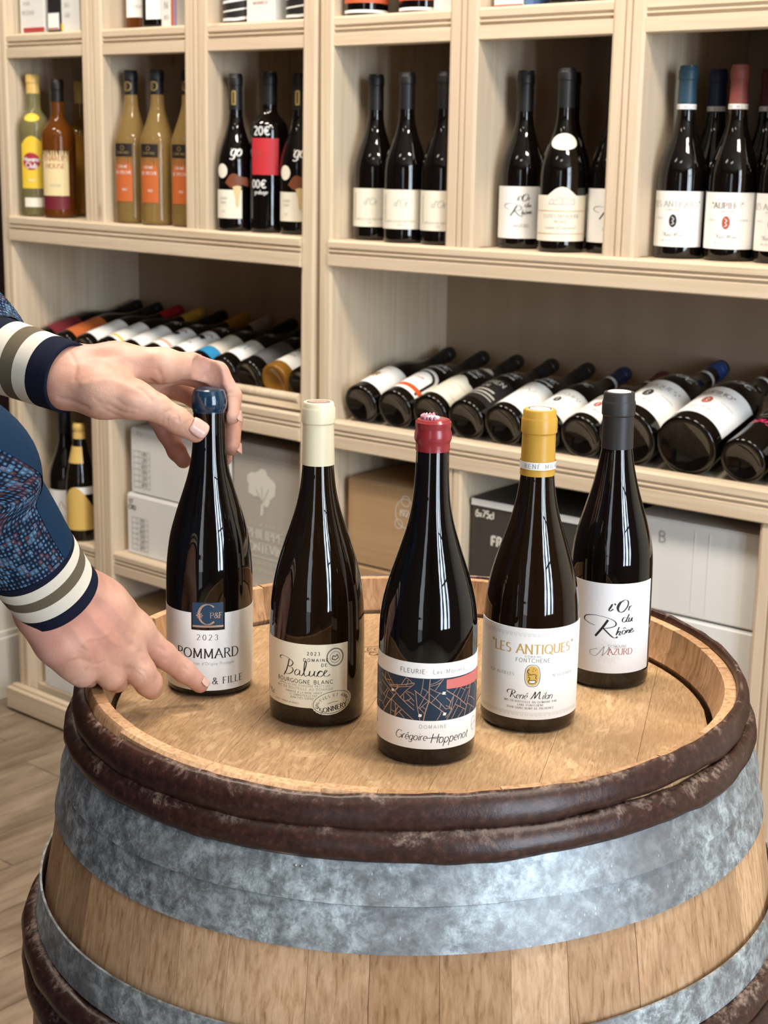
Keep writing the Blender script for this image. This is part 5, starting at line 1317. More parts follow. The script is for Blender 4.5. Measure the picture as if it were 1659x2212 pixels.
# ================================================================== THE PERSON: both hands, knitted cuffs and sleeves
def surface_nets(v, org, h):
    s = v < 0
    nx, ny, nz = v.shape
    C = [(i, j, k) for i in (0, 1) for j in (0, 1) for k in (0, 1)]
    sl = lambda a, o: a[o[0]:nx-1+o[0], o[1]:ny-1+o[1], o[2]:nz-1+o[2]]
    any_ = np.zeros((nx-1, ny-1, nz-1), bool); all_ = np.ones_like(any_)
    for c in C: q = sl(s, c); any_ |= q; all_ &= q
    act = any_ & ~all_
    idx = np.argwhere(act); n = len(idx)
    acc = np.zeros((n, 3)); cnt = np.zeros(n)
    I, J, Kk = idx.T
    for a in C:
        for ax in range(3):
            if a[ax]: continue
            b_ = list(a); b_[ax] = 1
            va = v[I+a[0], J+a[1], Kk+a[2]]; vb = v[I+b_[0], J+b_[1], Kk+b_[2]]
            cr = (va < 0) != (vb < 0); t_ = np.where(cr, va/np.where(cr, va-vb, 1), 0)
            p = np.tile(np.array(a, float), (n, 1)); p[:, ax] += t_
            acc += p*cr[:, None]; cnt += cr
    V = (idx + acc/cnt[:, None])*h + org
    ids = -np.ones((nx-1, ny-1, nz-1), int); ids[I, J, Kk] = np.arange(n)
    F_ = []
    for ax in range(3):
        u, w = [(1, 2), (2, 0), (0, 1)][ax]
        a = [slice(None)]*3; b_ = [slice(None)]*3
        a[ax] = slice(0, -1); b_[ax] = slice(1, None)
        cr = s[tuple(a)] != s[tuple(b_)]; E = np.argwhere(cr)
        E = E[(E[:, u] > 0) & (E[:, w] > 0) & (E[:, u] < v.shape[u]-1) & (E[:, w] < v.shape[w]-1)]
        def g(du, dw):
            q = E.copy(); q[:, u] -= du; q[:, w] -= dw; return ids[q[:, 0], q[:, 1], q[:, 2]]
        quad = np.stack([g(1, 1), g(0, 1), g(0, 0), g(1, 0)], 1)
        flip = s[tuple(a)][cr][:] if False else s[E[:, 0], E[:, 1], E[:, 2]]
        quad[~flip] = quad[~flip][:, ::-1]
        F_.append(quad)
    F_ = np.concatenate(F_); F_ = F_[(F_ >= 0).all(1)]
    return V, F_
def cone_d(P, a, b_, ra, rb):
    a = np.array(a); b_ = np.array(b_); ab = b_-a
    t_ = np.clip(((P-a) @ ab)/(ab @ ab + 1e-12), 0, 1)
    return np.linalg.norm(P-(a+t_[..., None]*ab), axis=-1) - (ra+(rb-ra)*t_)
def smin(a, b_, k):
    h = np.clip(.5+.5*(b_-a)/k, 0, 1); return b_*(1-h)+a*h - k*h*(1-h)

def PX(x, y, dep):
    """hand joints were surveyed as direction from the camera plus forward distance in metres"""
    return CAM_P + dep*(CAM_F + (x-829.5)/F_PX*CAM_R + (y-1106)/F_PX*CAM_D)

m = new_mat('skin', rough=.48, spec=.35); t = NT(m)
v = t.coords('Object', (1,1,1)); g = t.noise(v, 26, 4, .6); g2 = t.noise(v, 420, 4, .7); g3 = t.noise(v, 9, 2)
c = t.ramp(g, [(.33,(.50,.265,.19)), (.52,(.60,.345,.25)), (.68,(.68,.42,.32))])
c = t.mix(t.ramp(g3, [(.42,(0,0,0)), (.66,(.65,.65,.65))]), c, (.56,.25,.205))
t.l(c, t.b.inputs['Base Color'])
t.b.inputs['Subsurface Weight'].default_value = .18; t.b.inputs['Subsurface Radius'].default_value = (.012, .004, .002); t.b.inputs['Subsurface Scale'].default_value = .6
wv = t.n('ShaderNodeTexVoronoi', i_Scale=520); t.l(v, wv.inputs['Vector'])
t.bump(t.math('ADD', g2, t.math('MULTIPLY', wv.outputs['Distance'], .5)), .22, .0007); M['skin'] = m
flat('nail', (.64,.40,.34), .28, coat=.25); flat('nail_edge', (.85,.72,.66), .3)

def sdf_mesh(name, parts, h, mat_, parent, extra=None, pad=.02):
    """parts: {'palm': [(a,b,ra,rb)..], 'fingers': [[...], ...]}"""
    allp = [q for c_ in parts['palm'] + [s for f_ in parts['fingers'] for s in f_] for q in ((np.array(c_[0])-c_[2]), (np.array(c_[0])+c_[2]), (np.array(c_[1])-c_[3]), (np.array(c_[1])+c_[3]))]
    lo = np.min(allp, 0)-pad; hi = np.max(allp, 0)+pad
    n = np.ceil((hi-lo)/h).astype(int)+1
    g_ = np.stack(np.meshgrid(*[lo[i]+h*np.arange(n[i]) for i in range(3)], indexing='ij'), -1)
    palm = None
    for c_ in parts['palm']:
        d = cone_d(g_, *c_); palm = d if palm is None else smin(palm, d, parts.get('kp', .014))
    out = palm
    for f_ in parts['fingers']:
        fd = None
        for s in f_:
            d = cone_d(g_, *s[:4]); fd = d if fd is None else smin(fd, d, .0035)
        out = np.minimum(out, smin(palm, fd, parts.get('kf', .009)))
    for c_ in parts.get('cut', []):          # flesh yields where it presses on the bottle
        out = np.maximum(out, -cone_d(g_, *c_))
    V, F_ = surface_nets(out, lo, h)
    return V, F_

def nail(tip, back, normal, w, L, parent, r=.009):
    """tip: finger end, back: direction along the finger towards the knuckle, normal: away from the pad"""
    T_ = Vector(back).normalized(); N = Vector(normal); N = (N - N.dot(T_)*T_).normalized(); S = N.cross(T_)
    b = MB(); nu, nv = 8, 7
    for j in range(nv+1):
        f = j/nv; wid = w*(1-.25*max(0, (f-.6)/.4)**2) * (1 if f > .12 else .80+.2*f/.12)
        for i in range(nu+1):
            a = (i/nu-.5)*2; ang = a*wid/2/r
            q = Vector(tip) + T_*(f*L + .0008*a*a*(1 if f < .3 else 0)) + S*(r*math.sin(ang)) + N*(r*math.cos(ang)+.0002-.0012*(1-f)**2*0)
            b.v.append(tuple(q))
    for j in range(nv):
        for i in range(nu): b.f.append((j*(nu+1)+i, j*(nu+1)+i+1, (j+1)*(nu+1)+i+1, (j+1)*(nu+1)+i)); b.mi.append(0)
    o = b.obj('fingernail', M['nail'], parent, True)
    so = o.modifiers.new('thick', 'SOLIDIFY'); so.thickness = .0007; so.offset = -1
    return o

def chain(pts, radii):
    P_ = [np.array(PX(*p)) for p in pts]
    return [(P_[i], P_[i+1], radii[i], radii[i+1]) for i in range(len(P_)-1)]

# ---- left hand, closed round the neck of the blue capped bottle
LW = (95, 800, 1.300)
left = {
 'palm': chain([(10,762,1.338), (135,797,1.308)], [.0180,.0190]) + chain([(10,780,1.333), (140,832,1.298)], [.0180,.0180])
       + chain([(135,797,1.308), (250,786,1.312), (352,788,1.318)], [.0195,.0165,.0150])       # towards index knuckle
       + chain([(135,805,1.316), (250,797,1.338), (340,800,1.345)], [.0195,.0175,.0150])       # middle
       + chain([(135,812,1.318), (240,812,1.358), (325,822,1.368)], [.0190,.0170,.0145])       # ring
       + chain([(135,822,1.316), (230,835,1.366), (300,850,1.382)], [.0180,.0160,.0140])       # little
       + chain([(148,834,1.298), (222,848,1.290), (290,864,1.285)], [.0175,.0200,.0158])       # thumb root
       + chain([(240,850,1.330), (300,850,1.340)], [.0170,.0140]),
 'fingers': [
   chain([(352,792,1.318), (412,790,1.332), (468,808,1.345)], [.0142,.0118,.0112]) + chain([(468,808,1.345), (499,856,1.348)], [.0112,.0096]) + chain([(499,856,1.348), (500,898,1.342)], [.0096,.0082]),
   chain([(340,800,1.345), (410,805,1.362), (478,838,1.372)], [.0135,.0112,.0106]) + chain([(478,838,1.372), (502,905,1.370)], [.0106,.0092]) + chain([(502,905,1.370), (500,966,1.360)], [.0092,.0080]),
   chain([(325,822,1.368), (395,842,1.390), (455,880,1.398)], [.0130,.0108,.0102]) + chain([(455,880,1.398), (485,940,1.390)], [.0102,.0088]) + chain([(485,940,1.390), (484,990,1.378)], [.0088,.0076]),
   chain([(300,850,1.382), (335,890,1.392), (362,935,1.394)], [.0125,.0104,.0098]) + chain([(362,935,1.394), (382,975,1.388)], [.0098,.0086]) + chain([(382,975,1.388), (396,995,1.380)], [.0086,.0074]),
   chain([(290,862,1.285), (338,880,1.288)], [.0160,.0122]) + chain([(338,880,1.288), (384,908,1.296)], [.0122,.0112]) + chain([(384,908,1.296), (422,934,1.308)], [.0116,.0092]),
 ], 'kp': .016, 'kf': .008}
# ---- right hand, resting on the rim, forefinger pointing at the label
right = {
 'palm': chain([(25,1220,1.178), (95,1312,1.214)], [.0190,.0205]) + chain([(75,1180,1.182), (152,1264,1.226)], [.0185,.0200])
       + chain([(155,1270,1.232), (225,1310,1.262), (293,1362,1.288)], [.0205,.0185,.0150])
       + chain([(125,1292,1.225), (200,1345,1.252), (262,1398,1.270)], [.0220,.0190,.0148])
       + chain([(115,1315,1.218), (170,1370,1.240), (212,1420,1.255)], [.0225,.0185,.0145])
       + chain([(97,1325,1.214), (130,1385,1.228), (160,1430,1.240)], [.0205,.0180,.0140])
       + chain([(180,1280,1.262), (245,1320,1.292)], [.0200,.0170]),
 'fingers': [
   chain([(293,1362,1.288), (325,1392,1.300), (352,1414,1.308)], [.0146,.0122,.0116]) + chain([(352,1414,1.308), (398,1450,1.322)], [.0116,.0100]) + chain([(398,1450,1.322), (432,1478,1.330)], [.0100,.0080]),
   chain([(262,1398,1.270), (288,1430,1.278), (303,1450,1.280)], [.0150,.0134,.0130]) + chain([(303,1450,1.280), (321,1475,1.290)], [.0130,.0118]) + chain([(321,1475,1.290), (328,1488,1.300)], [.0118,.0098]),
   chain([(212,1420,1.255), (232,1448,1.262), (240,1462,1.264)], [.0140,.0118,.0112]) + chain([(240,1462,1.264), (252,1470,1.282)], [.0112,.0100]) + chain([(252,1470,1.282), (262,1466,1.300)], [.0098,.0080]),
   chain([(160,1430,1.240), (172,1450,1.246), (178,1458,1.250)], [.0134,.0108,.0100]) + chain([(178,1458,1.250), (192,1462,1.268)], [.0100,.0088]) + chain([(192,1462,1.268), (204,1455,1.284)], [.0086,.0072]),
   chain([(245,1320,1.292), (262,1370,1.318)], [.0165,.0130]) + chain([(262,1370,1.318), (285,1405,1.330)], [.0125,.0110]) + chain([(285,1405,1.330), (300,1425,1.334)], [.0108,.0085]),
 ], 'kp': .016, 'kf': .009}

person = empty('person', loc=(-.62, 1.10, 0))
setp(person, 'person in a navy knitted jumper with striped cuffs, steadying the blue capped bottle', 'person')
bpy.context.view_layer.update()
PINV = Matrix.Translation((.62, -1.10, 0))
def to_local(V): return [(x+.62, y-1.10, z) for x, y, z in V]
# body: forearms, arms, shoulders, head and legs are one skin with the hands (coarser away from the picture)
bm1 = B1.matrix_world
ax1 = lambda z: np.array(bm1 @ Vector((0, 0, z)))
left['cut'] = [(ax1(.215), ax1(.258), .0170, .0150), (ax1(.250), ax1(.30), .0150, .0150), (ax1(.2625), ax1(.2725), .0172, .0172)]
right['cut'] = [(ax1(-.05), ax1(.10), .0405, .0405)]
HRES = .00145
VL, FLh = sdf_mesh('l', left, HRES, None, None)
VR, FRh = sdf_mesh('r', right, HRES, None, None)
def relief(V, F_, marks):
    """presses creases (negative) and raises tendons, veins and knuckles (positive) on the side of the hand that was surveyed"""
    V = V.copy()
    for _ in range(2):                       # relax the lattice steps first
        s_ = np.zeros_like(V); n_ = np.zeros(len(V))
        for a, b_ in ((0,1),(1,2),(2,3),(3,0)):
            np.add.at(s_, F_[:, a], V[F_[:, b_]]); np.add.at(s_, F_[:, b_], V[F_[:, a]]); np.add.at(n_, F_[:, a], 1); np.add.at(n_, F_[:, b_], 1)
        V = .45*V + .55*s_/np.maximum(n_, 1)[:, None]
    fn = np.cross(V[F_[:, 2]]-V[F_[:, 0]], V[F_[:, 3]]-V[F_[:, 1]]); N = np.zeros_like(V)
    for k_ in range(4): np.add.at(N, F_[:, k_], fn)
    N /= np.linalg.norm(N, axis=1)[:, None]+1e-12
    q = V-np.array(CAM_P); z = q @ np.array(CAM_F); X = 829.5+F_PX*(q @ np.array(CAM_R))/z; Y = 1106+F_PX*(q @ np.array(CAM_D))/z
    face = np.clip(-(N*q).sum(1)/np.linalg.norm(q, axis=1)*3, 0, 1)
    D = np.zeros(len(V))
    for pts, w_, h_, zmax in marks:
        pts = np.array(smooth_path(pts, 5) if len(pts) > 2 else pts, float); d = np.full(len(V), 1e9)
        if len(pts) == 1: d = np.hypot(X-pts[0][0], Y-pts[0][1])
        for a, b_ in zip(pts[:-1], pts[1:]):
            ab = b_-a; t_ = np.clip(((X-a[0])*ab[0]+(Y-a[1])*ab[1])/(ab @ ab+1e-9), 0, 1)
            d = np.minimum(d, np.hypot(X-a[0]-t_*ab[0], Y-a[1]-t_*ab[1]))
        D += h_*np.exp(-(d*.00040/w_)**2)*face*(z < zmax)
    return V + N*D[:, None]
mmu = .001
VL = relief(VL, FLh, [
 ([(346,852),(340,834),(325,822)], 1.7*mmu, -1.5*mmu, 1.36), ([(326,864),(314,848),(300,838)], 1.6*mmu, -1.2*mmu, 1.34), ([(336,858),(330,842),(314,830)], 2.0*mmu, .8*mmu, 1.34),
 ([(350,846),(350,820),(342,800)], 1.8*mmu, -1.0*mmu, 1.34), ([(372,828),(395,835),(420,838)], 1.6*mmu, -.7*mmu, 1.36),
 ([(350,912),(354,896),(368,886),(382,890)], 1.3*mmu, -.8*mmu, 1.31), ([(362,916),(362,902),(372,894),(384,898),(386,908)], 1.2*mmu, -.8*mmu, 1.31), ([(370,914),(374,904),(382,906)], 1.1*mmu, -.6*mmu, 1.31),
 ([(372,902)], 4*mmu, .7*mmu, 1.31), ([(443,812),(452,800),(455,788)], 1.6*mmu, -.8*mmu, 1.36), ([(476,858),(488,850),(500,848)], 1.4*mmu, -.7*mmu, 1.36), ([(478,866),(492,860),(506,858)], 1.3*mmu, -.4*mmu, 1.36),
 ([(478,790)], 6*mmu, 1.0*mmu, 1.37), ([(345,772)], 9*mmu, 1.1*mmu, 1.34), ([(170,790),(250,778),(330,768)], 3.2*mmu, .8*mmu, 1.34), ([(180,830),(240,822),(300,846)], 3.0*mmu, .7*mmu, 1.34),
 ([(230,872),(262,890),(285,893)], 1.6*mmu, -.7*mmu, 1.32), ([(218,880),(242,893),(262,900)], 1.5*mmu, -.6*mmu, 1.32), ([(250,862),(275,878),(300,884)], 1.6*mmu, -.5*mmu, 1.32), ([(205,862),(228,878)], 1.6*mmu, -.5*mmu, 1.32),
 ([(150,760),(165,790),(160,820)], 1.8*mmu, -.6*mmu, 1.34), ([(128,860),(160,868),(190,882)], 2.0*mmu, -.9*mmu, 1.34), ([(300,800),(290,820),(292,845)], 6*mmu, -1.0*mmu, 1.34),
 ([(395,770),(430,776)], 5*mmu, .4*mmu, 1.35), ([(404,938),(398,926),(402,914),(412,908)], .9*mmu, -.5*mmu, 1.32)])
VR = relief(VR, FRh, [
 ([(288,1368)], 10*mmu, 1.6*mmu, 1.31), ([(250,1398)], 10*mmu, 1.4*mmu, 1.29), ([(203,1425)], 9*mmu, 1.0*mmu, 1.27),
 ([(205,1305),(245,1350),(276,1392)], 4.5*mmu, -1.1*mmu, 1.31), ([(165,1330),(205,1375),(235,1418)], 4.5*mmu, -1.0*mmu, 1.29), ([(125,1350),(160,1395),(190,1440)], 4.5*mmu, -.8*mmu, 1.27),
 ([(190,1265),(240,1310),(285,1360)], 2.6*mmu, .8*mmu, 1.31), ([(160,1290),(205,1345),(245,1390)], 2.4*mmu, .8*mmu, 1.29), ([(130,1310),(160,1360),(198,1415)], 2.3*mmu, .7*mmu, 1.28),
 ([(170,1400),(190,1380),(215,1378),(240,1362)], 1.3*mmu, .5*mmu, 1.29), ([(150,1430),(175,1424),(205,1434),(225,1428)], 1.4*mmu, -.5*mmu, 1.29), ([(175,1398),(198,1412),(206,1432)], 1.3*mmu, -.5*mmu, 1.29),
 ([(348,1398),(356,1410),(354,1424)], 1.3*mmu, -.8*mmu, 1.33), ([(354,1402),(362,1414),(360,1428)], 1.2*mmu, -.7*mmu, 1.33), ([(342,1396),(349,1408),(346,1422)], 1.2*mmu, -.5*mmu, 1.33), ([(352,1412)], 5*mmu, .9*mmu, 1.33),
 ([(396,1440),(404,1450),(400,1460)], 1.1*mmu, -.6*mmu, 1.34), ([(402,1442),(410,1452)], 1.1*mmu, -.4*mmu, 1.34),
 ([(300,1446),(312,1452),(318,1466)], 1.3*mmu, -.7*mmu, 1.31), ([(294,1452),(306,1460),(311,1472)], 1.3*mmu, -.5*mmu, 1.31), ([(303,1452)], 6*mmu, .9*mmu, 1.30),
 ([(165,1475),(178,1462),(186,1448)], 1.6*mmu, -1.0*mmu, 1.29), ([(238,1432),(262,1442),(285,1448)], 2.6*mmu, -.9*mmu, 1.29), ([(286,1392),(300,1405),(318,1412)], 2.2*mmu, -.5*mmu, 1.31),
 ([(316,1436),(306,1424),(300,1410)], 2.0*mmu, -1.0*mmu, 1.31), ([(196,1330),(206,1336),(214,1336)], 1.2*mmu, .3*mmu, 1.28)])
SHL, SHR = np.array([-.60, 1.30, 1.385]), np.array([-.63, .93, 1.395])
ELL, ELR = np.array([-.50, 1.370, 1.235]), np.array([-.45, .98, 1.185])
WL, WR_ = np.array(PX(30, 774, 1.332)), np.array(PX(60, 1200, 1.186))
HD = np.array([-.60, 1.115, 1.605])
trunk = {'palm': [(ELL, np.array(PX(-70,728,1.362)), .038, .030), (np.array(PX(-70,728,1.362)), WL, .030, .022), (SHL, ELL, .052, .042), (ELR, np.array(PX(-86,962,1.105)), .040, .033), (np.array(PX(-86,962,1.105)), np.array(PX(-12,1086,1.145)), .033, .029), (np.array(PX(-12,1086,1.145)), np.array(PX(58,1200,1.181)), .029, .026), (SHR, ELR, .052, .042),
                  (np.array([-.63,1.25,1.36]), np.array([-.64,.98,1.37]), .075, .075), (np.array([-.65,1.18,1.30]), np.array([-.66,1.16,.98]), .115, .105),
                  (np.array([-.65,1.05,1.30]), np.array([-.66,1.07,.98]), .115, .105), (np.array([-.66,1.19,.95]), np.array([-.66,1.04,.95]), .11, .11),
                  (np.array([-.62,1.115,1.40]), np.array([-.61,1.115,1.52]), .060, .054), (HD+[-.012,0,.02], HD+[.0,0,.05], .088, .086), (HD+[.028,0,-.06], HD+[.02,0,-.02], .052, .068),
                  (HD+[.098,0,-.018], HD+[.082,0,.02], .011, .008), (HD+[.0,.082,-.01], HD+[.0,.086,.02], .012, .014), (HD+[.0,-.082,-.01], HD+[.0,-.086,.02], .012, .014),
                  (np.array([-.66,1.20,.92]), np.array([-.64,1.22,.50]), .088, .060), (np.array([-.64,1.22,.50]), np.array([-.67,1.23,.09]), .056, .040),
                  (np.array([-.66,1.03,.92]), np.array([-.64,1.00,.50]), .088, .060), (np.array([-.64,1.00,.50]), np.array([-.67,.99,.09]), .056, .040),
                  (np.array([-.68,1.23,.045]), np.array([-.60,1.235,.034]), .034, .026), (np.array([-.68,.99,.045]), np.array([-.60,.985,.034]), .034, .026)],
         'fingers': [], 'kp': .022}
VT, FT = sdf_mesh('t', trunk, .011, None, None)
V = np.concatenate([VL, VR, VT]); F_ = np.concatenate([FLh, FRh+len(VL), FT+len(VL)+len(VR)])
me = bpy.data.meshes.new('body'); me.from_pydata(to_local(V), [], F_.tolist()); me.update()
body = link('body', me, M['skin'], person, True)
off = Vector((.62, -1.10, 0))
def nl(tip_px, back_px, n_dir, w, L, r, parent=body):
    tp = PX(*tip_px); bk = PX(*back_px)-tp
    return nail(tuple(tp+off), bk, n_dir, w, L, parent, r)
vC = lambda x, y: (-CAM_F*1.0 + CAM_R*x + CAM_D*y)
nl((437,937,1.3085), (384,902,1.296), vC(.10, -.30), .0165, .0165, .0104)
nl((504,916,1.343), (500,866,1.348), CAM_R*1.0 - CAM_F*.5, .0095, .0110, .0080)
nl((503,984,1.361), (501,925,1.370), CAM_R*1.0 - CAM_F*.5, .0090, .0105, .0078)
nl((440,1487,1.330), (398,1452,1.322), CAM_R*.75 - CAM_D*.15 - CAM_F*.25, .0088, .0078, .0077)

# ---- clothes
def tube(name, pts, radii, mat_, parent, seg=48, flat_=1.0, n=None, bands=None, mats=None, wob=0.0, up=(0,0,1), seed=0, rot0=0.0):
    """tube along a smooth path with uv (u round, v along); bands: list of v limits for material indices"""
    P_ = [Vector(p) for p in pts]; N_ = n or 40; Q, R_ = [], []
    def cr(a, b_, c_, d, t_): return .5*((2*b_)+(-a+c_)*t_+(2*a-5*b_+4*c_-d)*t_*t_+(-a+3*b_-3*c_+d)*t_**3)
    PP = [P_[0]*2-P_[1]] + P_ + [P_[-1]*2-P_[-2]]; RR = [radii[0]] + list(radii) + [radii[-1]]
    for i in range(N_+1):
        s = i/N_*(len(P_)-1); k_ = min(int(s), len(P_)-2); t_ = s-k_
        Q.append(cr(PP[k_], PP[k_+1], PP[k_+2], PP[k_+3], t_)); R_.append(cr(RR[k_], RR[k_+1], RR[k_+2], RR[k_+3], t_))
    L_ = [0]
    for i in range(1, len(Q)): L_.append(L_[-1]+(Q[i]-Q[i-1]).length)
    rr = random.Random(seed); ph = [rr.uniform(0, 6.28) for _ in range(9)]
    b = MB(); U = Vector(up)
    for i, q in enumerate(Q):
        T_ = (Q[min(i+1, N_)]-Q[max(i-1, 0)]).normalized(); A = (U-U.dot(T_)*T_).normalized(); B_ = T_.cross(A)
        for k_ in range(seg):
            a = 2*PI*k_/seg + rot0
            w = 1 + wob*(math.sin(2*a+ph[0]+L_[i]*30) + .6*math.sin(3*a+ph[1]-L_[i]*55) + .5*math.sin(L_[i]*120+ph[2]+a))
            b.v.append(tuple(q + A*math.cos(a)*R_[i]*w + B_*math.sin(a)*R_[i]*flat_*w - P0))
    faces = [(i*seg+k_, i*seg+(k_+1) % seg, (i+1)*seg+(k_+1) % seg, (i+1)*seg+k_) for i in range(N_) for k_ in range(seg)]
    b.f = faces
    def bi(i):
        v_ = (i+.5)/N_
        return sum(1 for q in (bands or []) if v_ > q)
    b.mi = [bi(i) for i in range(N_) for _ in range(seg)]
    me = b.mesh(name); uv = me.uv_layers.new(name='UVMap'); d_ = uv.data; li = 0
    for fi in range(len(faces)):
        i, k_ = divmod(fi, seg)
        for (ii, kk) in ((i, k_), (i, k_+1), (i+1, k_+1), (i+1, k_)):
            d_[li].uv = (kk/seg, L_[ii]); li += 1
    o = link(name, me, mats or mat_, parent, True)
    return o
P0 = Vector((-.62, 1.10, 0))
# knit: small waffle stitches of light blue over navy with rust flecks
m = new_mat('waffle_knit', rough=.85, spec=.15); t = NT(m)
uvn = t.n('ShaderNodeTexCoord'); mp_ = t.n('ShaderNodeMapping'); t.l(uvn.outputs['UV'], mp_.inputs['Vector']); mp_.inputs['Scale'].default_value = (70, 235, 1)
vo = t.n('ShaderNodeTexVoronoi', i_Scale=1.0, i_Randomness=.28); t.l(mp_.outputs[0], vo.inputs['Vector'])
st_ = t.ramp(vo.outputs['Distance'], [(.08,(.12,.25,.42)), (.27,(.035,.085,.16)), (.44,(.008,.011,.024))])
sp_ = t.n('ShaderNodeSeparateColor'); t.l(vo.outputs['Color'], sp_.inputs[0])
st_ = t.mix(t.ramp(sp_.outputs[0], [(.80,(0,0,0)), (.83,(.45,.45,.45))]), st_, (.12,.04,.035))
st_ = t.mix(t.ramp(sp_.outputs[1], [(.80,(0,0,0)), (.84,(.25,.25,.25))]), st_, (.20,.36,.55))
t.l(st_, t.b.inputs['Base Color']); t.bump(t.math('SUBTRACT', 1.0, vo.outputs['Distance']), .9, .0022); M['knit'] = m
def rib(name, col):
    m = new_mat(name, col, .9, spec=.1); t = NT(m)
    uvn = t.n('ShaderNodeTexCoord'); mp_ = t.n('ShaderNodeMapping'); t.l(uvn.outputs['UV'], mp_.inputs['Vector']); mp_.inputs['Scale'].default_value = (150, 900, 1)
    w = t.n('ShaderNodeTexWave', i_Scale=1.0, i_Distortion=.6, bands_direction='X'); t.l(mp_.outputs[0], w.inputs['Vector'])
    nz = t.noise(mp_.outputs[0], .5, 3)
    t.bump(t.math('ADD', w.outputs['Fac'], nz), .3, .0005); M[name] = m; return m
rib('cuff_navy', (.010,.012,.026)); rib('cuff_cream', (.70,.64,.54)); rib('cuff_olive', (.13,.105,.07)); rib('panel_navy', (.010,.028,.060))
band_m = [M['cuff_navy'], M['cuff_cream'], M['cuff_olive'], M['cuff_cream'], M['cuff_navy']]
# left cuff
def cuff(name, pts, radii, bands, flat_, seed, label):
    o = tube(name, pts, radii, None, person, n=60, seg=72, bands=bands, mats=band_m, flat_=flat_, wob=.008, seed=seed)
    s_ = o.modifiers.new('thick', 'SOLIDIFY'); s_.thickness = .0028; s_.offset = -1
    o['label'] = label
    return o
cuff('cuff', [PX(-5,764,1.339), PX(34,778,1.330), PX(73,791,1.321), PX(112,804,1.311), PX(151,817,1.301)], [.0345,.0338,.0330,.0322,.0318], [.18,.37,.55,.74], .98, 1, 'cream and olive striped cuff at the upper wrist')
cuff('cuff', [PX(58,1198,1.180), PX(75,1221,1.189), PX(92,1243,1.198), PX(109,1266,1.207), PX(127,1289,1.216)], [.0385,.0380,.0374,.0369,.0364], [.12,.31,.54,.79], .98, 2, 'cream and olive striped cuff at the lower wrist')
# sleeves
tube('sleeve', [SHL+[-.03,-.06,.0], SHL+[.01,.01,-.02], ELL+[-.03,0,.03], ELL+[.02,.0,0], PX(-70,728,1.362), PX(-4,764,1.340)], [.088,.078,.062,.058,.052,.0352], M['knit'], person, n=70, wob=.016, seed=3)
SLV = [SHR+[-.03,.05,.0], SHR+[.01,.0,-.02], ELR+[-.03,0,.03], ELR+[.02,.0,.0], PX(-86,962,1.105), PX(-12,1086,1.145), PX(60,1200,1.181)]
SLR = [.088,.078,.062,.052,.0415,.0390,.0382]
tube('sleeve', SLV, SLR, M['knit'], person, n=80, wob=.012, seed=4)
# plain navy panel knitted along the upper side of the lower sleeve
def panel():
    o = tube('sleeve_panel', SLV, [r*1.012+.0006 for r in SLR], M['panel_navy'], person, n=80, wob=.012, seed=4)
    return o
pn = panel(); me = pn.data
import bmesh
bm = bmesh.new(); bm.from_mesh(me); uvl = bm.loops.layers.uv.active
dead = [f for f in bm.faces if not (PANEL_U[0] < (sum(l[uvl].uv.x for l in f.loops)/4) % 1.0 < PANEL_U[1])] if (PANEL_U := (.05, .235)) else []
bmesh.ops.delete(bm, geom=dead, context='FACES'); bm.to_mesh(me); bm.free()
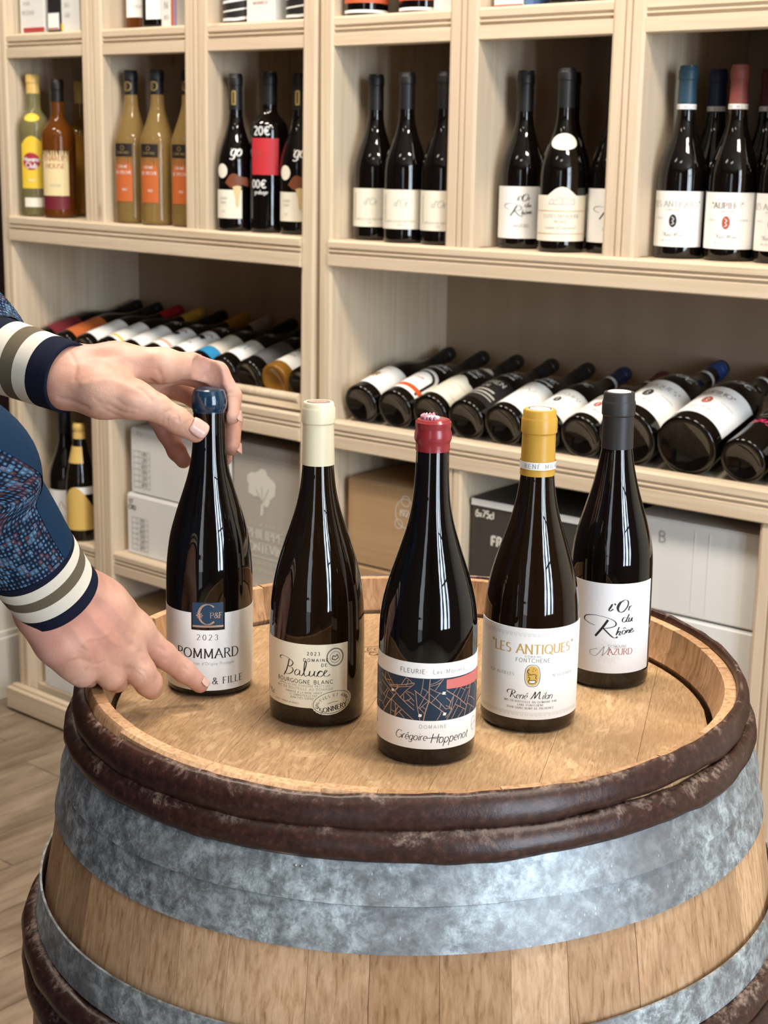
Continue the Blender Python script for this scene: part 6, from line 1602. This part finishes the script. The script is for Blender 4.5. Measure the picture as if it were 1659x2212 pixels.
# jumper trunk and trousers, outside the picture
jt = {'palm': [(np.array([-.63,1.24,1.345]), np.array([-.64,.99,1.355]), .088, .088), (np.array([-.65,1.18,1.30]), np.array([-.66,1.17,.96]), .130, .124),
               (np.array([-.65,1.05,1.30]), np.array([-.66,1.06,.96]), .130, .124)], 'fingers': [], 'kp': .03}
V_, Fq = sdf_mesh('j', jt, .014, None, None)
me = bpy.data.meshes.new('jumper'); me.from_pydata(to_local(V_), [], Fq.tolist()); uv = me.uv_layers.new(name='UVMap')
for l_ in me.loops:
    co = me.vertices[l_.vertex_index].co; uv.data[l_.index].uv = (co.y*3, co.z)
me.update(); link('jumper', me, M['knit'], person, True)
tr_ = {'palm': [(np.array([-.66,1.19,.96]), np.array([-.66,1.04,.96]), .124, .124), (np.array([-.66,1.20,.92]), np.array([-.64,1.22,.50]), .102, .076), (np.array([-.64,1.22,.50]), np.array([-.67,1.23,.11]), .076, .066),
               (np.array([-.66,1.03,.92]), np.array([-.64,1.00,.50]), .102, .076), (np.array([-.64,1.00,.50]), np.array([-.67,.99,.11]), .076, .066)], 'fingers': [], 'kp': .02}
V_, Fq = sdf_mesh('q', tr_, .014, None, None)
me = bpy.data.meshes.new('trousers'); me.from_pydata(to_local(V_), [], Fq.tolist()); me.update(); flat('denim', (.02,.03,.06), .8); link('trousers', me, M['denim'], person, True)
hr_ = {'palm': [(HD+[-.022,0,.035], HD+[-.004,0,.066], .092, .086), (HD+[-.045,0,-.02], HD+[-.03,0,.03], .070, .080), (HD+[.03,0,.105], HD+[.055,0,.10], .035, .026)], 'fingers': [], 'kp': .02}
V_, Fq = sdf_mesh('h', hr_, .008, None, None)
me = bpy.data.meshes.new('hair'); me.from_pydata(to_local(V_), [], Fq.tolist()); me.update(); flat('hair_brown', (.05,.03,.018), .6); link('hair', me, M['hair_brown'], person, True)
flat('eye_white', (.8,.8,.78), .2); flat('eye_dark', (.04,.025,.02), .2); flat('lip', (.45,.17,.14), .4)
for s_ in (-1, 1):
    e_ = MB().lathe([(-.012,.0004), (-.0085,.0085), (0,.012), (.0085,.0085), (.0105,.0055)], 16).obj('eye', M['eye_white'], person, True)
    ir = MB().lathe([(.0100,.0058), (.0118,.0030), (.0121,.0004)], 16).obj('iris', M['eye_dark'], e_, True)
    e_.matrix_world = Matrix.Translation(Vector(HD)+Vector((.076, .030*s_, .004))) @ Matrix.Rotation(PI/2, 4, 'Y')
o = blob(ellipse(0, 0, .022, .006), lambda x, y: (HD[0]+.084+.62-.6*x*x/.022, HD[1]-1.10+x, HD[2]-.062+y), 'mouth', 'lip', person)
flat('shoe', (.03,.02,.015), .5)
for s_ in (1, -1):
    b = MB(); b.lathe([(0,.046), (.012,.047), (.05,.044), (.085,.052), (.085,.04)], 20, cap0=True)
    b.v = [(x*(1.9 if x > 0 else 1.0), y, z*(1 if x < 0 else .72)) for x, y, z in b.v]
    o = b.obj('shoe', M['shoe'], person, True); o.matrix_world = Matrix.Translation((-.65, 1.11+.122*s_, .0))
